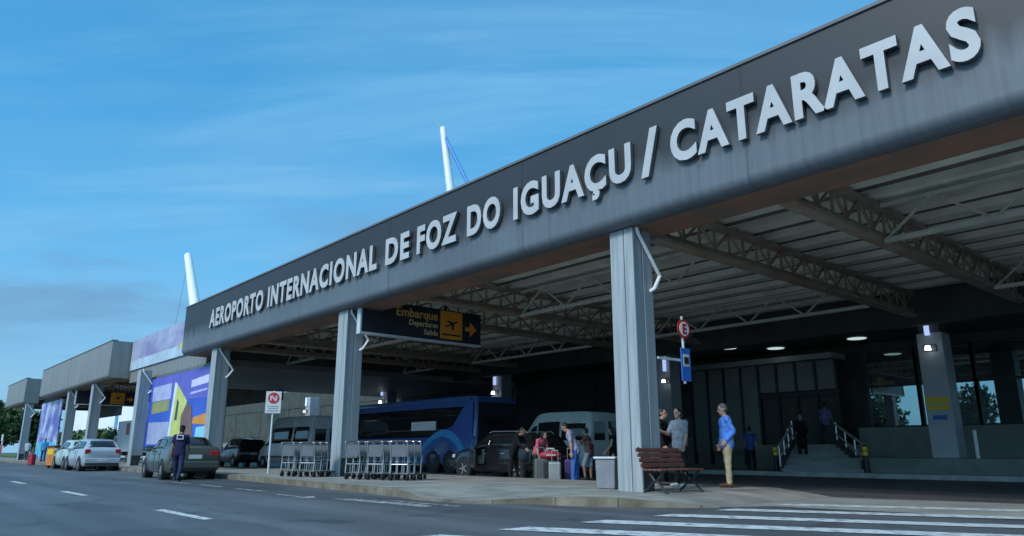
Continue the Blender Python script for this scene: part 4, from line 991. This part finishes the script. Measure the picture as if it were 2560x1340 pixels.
# ------------------------------------------------------------ people
def person(label, loc, rz, pose, outfit, h=1.74, voxel=.010, extras=None):
    g = dict(lean=0, hl=0, hr=0, kl=0, kr=0, sl=5, sr=5, al=8, ar=8, el=12, er=12, yaw=0, nod=0, twist=0); g.update(pose)
    o = dict(shirt=None, trousers=None, shoes=M['black'], hair=M['hairblack'], skin=M['skin'], sleeve='short', longhair=False, shorts=False, fat=1.0, cap=None, skirt=False); o.update(outfit)
    t = thing('person', label, 'person', loc, rz); k = h / 1.75; t.scale = (k, k, k)
    V = Vector
    def dwn(a, ab=0, sd=1): a = R(a); ab = R(ab); return V((math.sin(a) * math.cos(ab), sd * math.sin(ab), -math.cos(a) * math.cos(ab)))
    J = {}
    for s_, sd in (('l', 1), ('r', -1)):
        hip = V((0, sd * .092, .90)); kn = hip + dwn(g['h' + s_], 2.5, sd) * .42; an = kn + dwn(g['h' + s_] - g['k' + s_], 1, sd) * .405
        J['hip' + s_], J['kn' + s_], J['an' + s_] = hip, kn, an
        fa = R((g['h' + s_] - g['k' + s_]) * .55); J['toe' + s_] = an + V((math.cos(fa) * .15, sd * .02, math.sin(fa) * .15 - .05)); J['heel' + s_] = an + V((-.045, 0, -.045))
    low = min(min(J['toe' + s_].z, J['heel' + s_].z) for s_ in 'lr') - .04
    for q in J: J[q] = J[q] - V((0, 0, low))
    pel = (J['hipl'] + J['hipr']) / 2 + V((0, 0, .03))
    ln = R(g['lean']); up = V((math.sin(ln), 0, math.cos(ln))); fwd = V((math.cos(ln), 0, -math.sin(ln))); lat = V((0, 1, 0))
    waist = pel + up * .17; chest = pel + up * .34; neck = pel + up * .52
    sh = {'l': pel + up * .465 + lat * .175, 'r': pel + up * .465 - lat * .175}
    hu = (up + fwd * math.sin(R(g['nod'])) * .6).normalized(); head = neck + hu * .155 + fwd * .025
    f = o['fat']
    A = {}
    for s_, sd in (('l', 1), ('r', -1)):
        a = g['s' + s_] ; el_ = sh[s_] + dwn(a, g['a' + s_], sd) * .285
        fd = dwn(a + g['e' + s_], g['a' + s_] * .4, sd); wr = el_ + fd * .245
        A[s_] = (sh[s_], el_, wr, fd)
    Ry = Matrix.Rotation(ln, 3, 'Y')
    def torso(mb, e):
        mb.ball(chest + up * .03, (.115 * f + e, .168 * f ** .5 + e, .19), mtx=Ry); mb.ball(waist - up * .03 + fwd * .02 * (f - 1) * 5, (.108 * f + e, .148 * f + e, .17), mtx=Ry)
        mb.capsule(sh['l'] - up * .02, sh['r'] - up * .02, .062 + e, .062 + e); mb.capsule(pel + lat * .05, pel - lat * .05, .118 * f + e, .118 * f + e)
        mb.capsule(pel + up * .06 + lat * .05, waist + up * .05 + lat * .05, .105 * f + e, .105 * f + e); mb.capsule(pel + up * .06 - lat * .05, waist + up * .05 - lat * .05, .105 * f + e, .105 * f + e)
    yw = Matrix.Rotation(R(g['yaw']), 3, 'Z') @ Matrix.Rotation(R(g['nod'] * .9 + g['lean'] * .6), 3, 'Y')
    H = lambda x, y, z_: head + yw @ V((x, y, z_))
    mb = MB(); torso(mb, -.006)
    mb.capsule(neck - up * .03, head - up * .03, .058, .052); mb.ball(H(-.005, 0, .02), (.094, .074, .105), mtx=yw, n=18, k=12); mb.ball(H(.028, 0, -.055), (.062, .056, .062), mtx=yw)
    mb.capsule(H(.088, 0, .015), H(.108, 0, -.022), .010, .015); mb.ball(H(.062, 0, -.095), (.026, .03, .02), mtx=yw); mb.capsule(H(.078, .03, .035), H(.078, -.03, .035), .014, .014); mb.capsule(H(.088, .018, -.058), H(.088, -.018, -.058), .010, .010)
    for sd in (1, -1): mb.ball(H(-.008, sd * .076, 0), (.022, .010, .032), mtx=yw)
    for s_, sd in (('l', 1), ('r', -1)):
        p, e, w, fd = A[s_]
        mb.capsule(p, e, .047, .040); mb.capsule(e, e + (w - e) * .35, .040, .041); mb.capsule(e + (w - e) * .35, w, .041, .027)
        # hand: palm, four unequal fingers, thumb
        across = V((fd.z, 0, -fd.x)).normalized() if abs(fd.y) < .95 else V((1, 0, 0)); across = across if across.x > 0 else -across
        inw = V((0, -sd, 0)); pe = w + fd * .085
        for q in (-.03, -.01, .012, .032): mb.capsule(w + fd * .01 + across * q * .6, pe + across * q, .016, .0125)
        for q, L1 in ((-.034, .060), (-.012, .076), (.011, .082), (.033, .070)):
            a0 = pe + across * q; a1 = a0 + (fd + inw * .25).normalized() * L1 * .5; a2 = a1 + (fd + inw * .8).normalized() * L1 * .5
            mb.capsule(a0, a1, .0105, .0095, 8); mb.capsule(a1, a2, .0095, .0082, 8)
        b0 = w + fd * .03 + across * .032; b1 = b0 + (fd * .6 + across * .8).normalized() * .042; b2 = b1 + (fd + across * .1 + inw * .2).normalized() * .034
        mb.capsule(b0, b1, .0135, .0115, 8); mb.capsule(b1, b2, .0115, .0095, 8)
        mb.capsule(J['hip' + s_], J['kn' + s_], .078, .052); kn, an = J['kn' + s_], J['an' + s_]
        mb.capsule(kn, kn + (an - kn) * .3, .050, .054); mb.capsule(kn + (an - kn) * .3, an, .054, .036); mb.capsule(J['heel' + s_], J['toe' + s_], .036, .030)
    remesh_obj(mb, 'body', o['skin'], t, voxel, 2)
    cv = voxel * 1.35
    if o['shirt']:
        mb = MB(); torso(mb, .014); mb.capsule(neck - up * .05, neck - up * .01, .075, .066)
        for s_ in 'lr':
            p, e, w, fd = A[s_]
            if o['sleeve'] == 'long': mb.capsule(p, e, .066, .056); mb.capsule(e, w - fd * .01, .055, .042)
            elif o['sleeve'] == 'short': mb.capsule(p, p + (e - p) * .72, .066, .063)
            else: mb.capsule(p, p + (e - p) * .1, .06, .055)
        hem = pel - up * .06
        mb.capsule(hem + lat * .045, waist + lat * .045, .128 * f, .120 * f); mb.capsule(hem - lat * .045, waist - lat * .045, .128 * f, .120 * f)
        if o['skirt']: mb.capsule(pel - V((0, 0, .42)) + lat * .03, pel, .17, .135); mb.capsule(pel - V((0, 0, .42)) - lat * .03, pel, .17, .135)
        remesh_obj(mb, 'shirt' if not o['skirt'] else 'dress', o['shirt'], t, cv, 4, .012)
    if o['trousers']:
        mb = MB(); mb.capsule(pel + lat * .05, pel - lat * .05, .124 * f, .124 * f)
        for s_, sd in (('l', 1), ('r', -1)):
            kn, an = J['kn' + s_], J['an' + s_]
            mb.capsule(J['hip' + s_], kn, .093 * f ** .5, .068)
            if not o['shorts']: mb.capsule(kn, an + (kn - an) * .02, .068, .058)
        remesh_obj(mb, 'trousers' if not o['shorts'] else 'shorts', o['trousers'], t, cv, 4, .013)
    for s_ in 'lr':
        mb = MB(); mb.capsule(J['heel' + s_] + V((0, 0, .0)), J['toe' + s_], .043, .037); mb.capsule(J['toe' + s_], J['toe' + s_] + (J['toe' + s_] - J['heel' + s_]).normalized() * .045, .038, .030); mb.capsule(J['heel' + s_], J['an' + s_], .042, .046)
        remesh_obj(mb, 'shoe', o['shoes'], t, .011, 2)
    mb = MB(); mb.ball(H(-.022, 0, .040), (.094, .083, .098), mtx=yw, n=18, k=12); mb.ball(H(-.035, 0, .0), (.075, .082, .08), mtx=yw)
    if o['longhair']: mb.capsule(H(-.05, 0, 0), H(-.075, 0, -.20), .085, .07); mb.capsule(H(.0, .07, 0), H(-.03, .07, -.16), .03, .03); mb.capsule(H(.0, -.07, 0), H(-.03, -.07, -.16), .03, .03)
    remesh_obj(mb, 'hair', o['hair'], t, .010, 2)
    for sd in (1, -1):
        e_ = MB(); e_.ball(H(.083, sd * .031, .016), (.010, .013, .009), n=8, k=6); e_.build('eye', M['black'], t, smooth=True)
    if o['cap']:
        mb = MB(); mb.ball(H(-.012, 0, .062), (.104, .088, .082), mtx=yw); mb.capsule(H(.07, .035, .062), H(.15, .03, .05), .016, .010); mb.capsule(H(.07, -.035, .062), H(.15, -.03, .05), .016, .010); mb.capsule(H(.1, .03, .058), H(.1, -.03, .058), .014, .014)
        remesh_obj(mb, 'cap', o['cap'], t, .010, 2)
    return dict(t=t, pel=pel, up=up, fwd=fwd, lat=lat, A=A, head=head, chest=chest)
C_navy = cloth('navy_cloth', (.018, .018, .055)); C_dnavy = cloth('dark_navy_cloth', (.02, .028, .075)); C_blue = cloth('blue_shirt_cloth', (.075, .21, .62)); C_khaki = cloth('khaki_cloth', (.36, .30, .19))
C_grey = cloth('grey_cloth', (.22, .25, .29)); C_black = cloth('black_cloth', (.010, .011, .012)); C_jeans = cloth('denim', (.05, .14, .42)); C_lav = cloth('lavender_grey_cloth', (.30, .31, .42))
C_pink = cloth('pink_cloth', (.55, .12, .17)); C_green = cloth('dark_green_cloth', (.03, .05, .035)); C_pale = cloth('pale_grey_cloth', (.38, .42, .50)); C_purple = cloth('muted_purple_cloth', (.12, .12, .28)); C_mblue = cloth('mid_blue_cloth', (.05, .09, .30)); C_pattern = cloth('brown_pattern_cloth', (.16, .09, .08), .5)
C_sky = cloth('bright_blue_cloth', (.04, .25, .55)); C_dgrey = cloth('charcoal_cloth', (.05, .055, .065)); SH_brown = cloth('brown_shoe', (.10, .05, .025)); SH_white = cloth('white_shoe', (.55, .56, .55))

p = person('man in navy shirt and trousers with a cap walking behind the dark sedan', (-25.0, 7.7, 0), R(150), dict(hl=24, hr=-14, kl=6, kr=26, sl=-14, sr=16, el=22, er=24, lean=4), dict(shirt=C_navy, trousers=C_dnavy, cap=C_black, skin=M['skin2']), 1.78)
b = MB()
for (x0, x1, z0, z1) in ((-.10, .10, .06, .085), (-.10, .10, -.05, -.025), (-.10, -.075, -.025, .06), (.075, .10, -.025, .06)): b.bx(-.157, -.142, x0, x1, z0, z1)
q = b.build('back_print', M['plate'], p['t']); q.location = p['chest'] + p['up'] * .08
p = person('man in a bright blue shirt and khaki trousers standing in profile', (-9.38, 14.45, S), R(226), dict(nod=14, sl=-24, al=3, sr=4, el=66, er=14, kl=4, hl=4, hr=-2), dict(shirt=C_blue, trousers=C_khaki, sleeve='long', hair=M['hairgrey'], shoes=SH_brown, fat=1.12), 1.80, .009)
b = MB(); cc = p['pel'] + p['up'] * .50 + p['fwd'] * .005
for k in range(14):
    a0, a1 = 2 * PI * k / 14, 2 * PI * (k + 1) / 14
    b.capsule(cc + Vector((.072 * math.cos(a0), .072 * math.sin(a0), .012 - .02 * math.cos(a0))), cc + Vector((.072 * math.cos(a1), .072 * math.sin(a1), .012 - .02 * math.cos(a1))), .016, .016, 8)
remesh_obj(b, 'collar', C_blue, p['t'], .009, 2)
b = MB(); w_ = p['A']['l'][2] - p['A']['l'][3] * .02; b.cyl(w_ - p['A']['l'][3] * .02, w_ + p['A']['l'][3] * .02, .036, .034, 14); b.build('watch', M['black'], p['t'], smooth=True)
p = person('man in a grey T-shirt with a dark backpack behind the bench', (-10.2, 13.85, S), R(268), dict(sl=6, el=18, sr=26, er=80, nod=4), dict(shirt=C_grey, trousers=C_black, shoes=SH_white, fat=1.08), 1.72, .009)
b = MB(); b.bx(-.34, -.15, -.16, .16, -.22, .22); q = b.build('backpack', C_black, p['t'], bevel=.06); q.location = p['chest'] + p['up'] * .02; tag(q, None, None)
person('man in black half hidden behind the right edge of the big column', (-10.98, 14.25, S), R(20), dict(sl=8, el=20), dict(shirt=C_black, trousers=C_black, sleeve='long'), 1.76)
person('person in a blue shirt and dark trousers standing with back turned near the stairs', (-17.3, 28.4, S), R(118), dict(sl=4, el=30), dict(shirt=C_mblue, trousers=C_black), 1.80, .012)
person('person in black carrying a pale strapped bag on the left of the stairs', (-15.3, 29.0, .67), R(-58), dict(hl=18, kl=24, sl=10, er=60), dict(shirt=C_black, trousers=C_black, sleeve='long', skirt=True), 1.74, .012)
person('person in a muted purple shirt climbing the stairs', (-15.0, 30.6, 1.2), R(112), dict(hl=28, kl=36, lean=8, sl=14, el=40, sr=14, er=50), dict(shirt=C_purple, trousers=C_dgrey), 1.74, .012)
person('man in a lavender T-shirt and bright blue jeans leaning forward', (-15.25, 15.7, 0), R(222), dict(lean=20, hl=8, hr=-3, kl=6, sl=-10, sr=-8, el=8, er=8, nod=22), dict(shirt=C_lav, trousers=C_jeans), 1.80)
person('person dressed in black bending over beside the open dark car', (-17.75, 15.5, 0), R(20), dict(lean=24, hl=6, hr=-4, sl=36, sr=30, el=30, er=30, nod=10), dict(shirt=C_black, trousers=C_black, sleeve='long', skin=M['skin2']), 1.72)
person('woman in a pink top stooping over the luggage', (-17.15, 15.95, 0), R(0), dict(lean=30, hl=10, hr=0, kl=10, sl=8, sr=0, el=20, er=20), dict(shirt=C_pink, trousers=C_green, longhair=True), 1.62)
person('person in a brown patterned top and pale shorts beside the white minibus', (-16.4, 17.5, 0), R(200), dict(lean=8, hl=22, kl=30, sl=40, sr=30, el=60, er=70), dict(shirt=C_pattern, trousers=C_pale, shorts=True), 1.66)
person('woman with dark hair in a black dress behind the litter bin', (-15.9, 18.1, 0), R(215), dict(nod=18, sl=12, el=30, sr=8), dict(shirt=C_black, trousers=None, skirt=True, longhair=True, sleeve='none'), 1.68)
person('person in bright blue at the far left beside the red suitcase', (-66.5, 10.6, S), R(-20), dict(hl=12, hr=-8), dict(shirt=C_sky, trousers=C_dnavy, skin=M['skin2']), 1.76, .014)
person('person in pale grey clothes near the far trees', (-79.0, 11.3, S), R(150), dict(hl=10, hr=-8), dict(shirt=C_pale, trousers=C_dgrey), 1.74, .014)

# ------------------------------------------------------------ luggage
def suitcase(label, loc, rz, m, h=.62, w=.42, d=.24, handle=True, ribs=True):
    t = thing('suitcase', label, 'suitcase', loc, rz)
    b = MB(); b.bx(-w / 2, w / 2, -d / 2, d / 2, .05, h); b.build('shell', m, t, bevel=.05, seg=3)
    if ribs:
        r = MB()
        for k in range(4): x = -w * .34 + k * w * .227; r.bx(x - .012, x + .012, -d / 2 - .008, d / 2 + .008, .12, h - .07)
        r.build('rib', m, t)
    for x in (-w * .38, w * .38):
        for y in (-d * .32, d * .32): q = MB(); q.cyl((x - .012, y, .03), (x + .012, y, .03), .03, .03, 12); q.build('wheel', M['rubber'], t, smooth=True)
    q = MB(); q.tube([(-.09, 0, h - .01), (-.09, 0, h + (.32 if handle else .04)), (.09, 0, h + (.32 if handle else .04)), (.09, 0, h - .01)], .011); q.build('handle', M['steel'] if handle else M['black'], t, smooth=True)
    return t
S_sil = mat('silver_shell', (.30, .32, .31), .35, .3, var=.08, scale=5); S_blk = mat('black_shell', (.015, .015, .017), .45, var=.15, scale=6); S_gry = mat('grey_shell', (.11, .12, .12), .5, var=.15, scale=6); S_red = mat('red_bag', (.34, .025, .045), .6, var=.15, scale=7); S_pur = mat('purple_shell', (.06, .03, .12), .5, var=.15, scale=6)
suitcase('silver ribbed suitcase standing in the middle of the luggage', (-15.75, 15.35, 0), R(40), S_sil, .62, .36)
suitcase('black suitcase left of the silver suitcase', (-16.2, 15.6, 0), R(40), S_blk, .66, .40)
suitcase('dark grey suitcase leaning beside the person in black', (-16.75, 15.75, 0), R(50), S_gry, .70, .42)
suitcase('dark purple suitcase right of the silver suitcase', (-15.75, 16.0, 0), R(40), S_pur, .68, .36)
t = thing('travel_bag', 'red travel bag lying on top of the standing suitcases', 'bag', (-16.2, 15.6, .67), R(45))
b = MB(); b.ball((0, 0, .13), (.34, .17, .13)); b.build('bag_body', S_red, t, smooth=True)
b = MB(); b.bx(-.12, .16, -.176, -.155, .12, .15); b.tube([(-.15, 0, .24), (-.1, 0, .33), (.1, 0, .33), (.15, 0, .24)], .013); b.build('strap', M['plate'], t, smooth=True)
suitcase('bright red suitcase on the pavement at the far left', (-60.5, 9.0, 0), R(20), S_red, .75, .5, .3)

# ------------------------------------------------------------ far left street furniture
t = thing('waste_container', 'orange waste container with yellow markings beside the silver hatchback', 'container', (-50.1, 8.75, 0), R(8))
OR = mat('container_orange', (.48, .16, .02), .55, var=.15, scale=4)
b = MB(); b.prism([(-.55, .12), (.55, .12), (.65, 1.15), (-.65, 1.15)], 'Y', -.45, .45); b.build('body', OR, t, bevel=.04)
b = MB(); b.bx(-.68, .68, -.5, .5, 1.155, 1.25); b.build('lid', mat('container_lid', (.05, .03, .02), .6, var=.1, scale=4), t, bevel=.03)
b = MB(); b.bx(-.45, .45, -.462, -.451, .75, 1.05); b.build('yellow_stripe', M['yellow'], t)
b = MB()
for x in (-.4, .4):
    for y in (-.3, .3): b.cyl((x - .04, y, .08), (x + .04, y, .08), .08, .08, 12)
b.build('wheel', M['rubber'], t, smooth=True)
t = thing('traffic_cone', 'small black and yellow cone beside the orange container', 'cone', (-54.6, 9.2, 0))
b = MB(); b.cyl((0, 0, .05), (0, 0, .85), .2, .05, 16); b.build('cone_body', M['yellow'], t, smooth=True); b = MB(); b.bx(-.28, .28, -.28, .28, 0, .05); b.build('base', M['black'], t); b = MB(); b.cyl((0, 0, .35), (0, 0, .55), .132, .09, 16, cap=False); b.build('band', M['black'], t)
t = thing('street_sign', 'white post with a red panel at the left edge of the picture', 'sign', (-98, 11.6, S))
b = MB(); b.cyl((0, 0, 0), (0, 0, 2.6), .06, .06, 10); b.build('post', M['white'], t); b = MB(); b.bx(-.5, .5, -.09, -.061, .3, 1.5); b.build('red_panel', M['red'], t); b = MB(); b.bx(-.5, .5, -.09, -.061, 1.9, 2.6); b.build('white_panel', M['plate'], t)
t = thing('warehouse', 'bright white flat-fronted building seen under the farther canopy', 'building', (-165, 36, 0))
b = MB(); b.bx(-40, 40, 0, 20, 0, 13); b.build('wall', mat('white_wall', (.80, .82, .82), .7, var=.04, scale=.3), t)
b = MB(); b.bx(-8.5, -6.5, -.12, -.003, 3.5, 12); b.bx(8, 10, -.12, -.003, 3.5, 12); b.build('blue_pilaster', mat('pilaster_blue', (.12, .30, .50), .6, var=.1, scale=1), t)
b = MB(); b.bx(-40.2, 40.2, -.3, 20, 13, 13.4); b.build('roof', M['end'], t)
for x in (-23, 26):
    b = MB(); b.bx(x - 3, x + 3, -.06, -.003, 0, 3.2); b.build('door', M['end'], t)

# ------------------------------------------------------------ trees
def leaf_cloud(clumps, n, size, seed):
    rg = np.random.default_rng(seed); vs = []; fs = []
    tot = sum(c[3] * c[4] * c[5] for c in clumps)
    for (x, y, z_, rx, ry, rz_) in clumps:
        m = int(n * rx * ry * rz_ / tot) + 20
        d = rg.normal(size=(m, 3)); d /= np.linalg.norm(d, axis=1)[:, None]; rad = rg.uniform(.35, 1.12, m) ** .6
        P_ = np.array([x, y, z_]) + d * rad[:, None] * np.array([rx, ry, rz_])
        for c in P_:
            a = rg.normal(size=3); a /= np.linalg.norm(a); b_ = np.cross(a, rg.normal(size=3)); b_ /= np.linalg.norm(b_) + 1e-9
            s_ = size * rg.uniform(.6, 1.4); o = len(vs)
            vs += [tuple(c - a * s_), tuple(c + b_ * s_ * .45), tuple(c + a * s_), tuple(c - b_ * s_ * .45)]; fs.append((o, o + 1, o + 2, o + 3))
    mb = MB(); mb.v = vs; mb.f = fs; mb.m = [0] * len(fs); return mb
def tree(label, x, y, h, w, m, seed, n=2600, leaf=.28, trunk=.28):
    rg = random.Random(seed); t = thing('tree', label, 'tree', (x, y, 0), 0, None)
    cl = []
    for k in range(11):
        a = rg.uniform(0, 2 * PI); rr = w * rg.uniform(.15, .72); zz = h * rg.uniform(.38, .86); s_ = w * rg.uniform(.28, .48)
        cl.append((rr * math.cos(a), rr * math.sin(a), zz, s_, s_, s_ * rg.uniform(.55, .85)))
    leaf_cloud(cl, n, leaf, seed).build('crown', m, t)
    b = MB(); b.cyl((0, 0, 0), (.1, .05, h * .35), trunk, trunk * .7, 10); b.cyl((.1, .05, h * .35), (0, .1, h * .7), trunk * .7, trunk * .3, 8)
    for c in cl[:6]: b.cyl((.05, .05, h * rg.uniform(.28, .45)), (c[0] * .8, c[1] * .8, c[2]), trunk * .4, trunk * .12, 6)
    b.build('trunk', M['bark'], t, smooth=True); return t
for i, (x, y, h_, w_, mm, lab) in enumerate((
    (-128, 12.5, 7.0, 4.2, 'leaf', 'rounded green tree nearest the far small canopy'), (-150, 16, 9.5, 5.5, 'leafdark', 'tall dark tree behind the far small canopy'), (-165, 11, 8.8, 5.2, 'leafdark', 'dense dark tree at the left edge of the picture'),
    (-140, 20, 8.0, 5.0, 'leafdark', 'dark tree seen between the last column and the narrow panel'), (-190, 20, 11, 6, 'leafdark', 'big dark tree farthest back at the left'))):
    tree(lab, x, y, h_, w_, M[mm], 20 + i, 3000, .45)
for i, x in enumerate((-44, -36, -27, -19, -12.5, -4, 4, 12)):
    tree(['broad tree across the road mirrored in the terminal windows', 'tall tree across the road mirrored in the terminal windows'][i % 2] + ', number %s from the left' % ['one', 'two', 'three', 'four', 'five', 'six', 'seven', 'eight'][i], x, -16 - (i * 5 % 7), 5.6 + (i * 3 % 4) * .8, 3.2 + (i % 3) * .5, M['leaf' if i % 2 else 'leafdark'], 60 + i, 1500, .34)
hg = thing('hedge', 'low clipped green hedge in front of the white building', 'hedge', (-120, 22, 0))
leaf_cloud([(-22 + 4.0 * k, 0, 1.7, 2.6, 1.4, 1.9) for k in range(12)], 5200, .4, 5).build('foliage', M['leaf'], hg)
b = MB()
for k in range(12): b.cyl((-22 + 4 * k, 0, 0), (-22 + 4 * k, 0, 1.5), .1, .06, 6)
b.build('stem', M['bark'], hg)
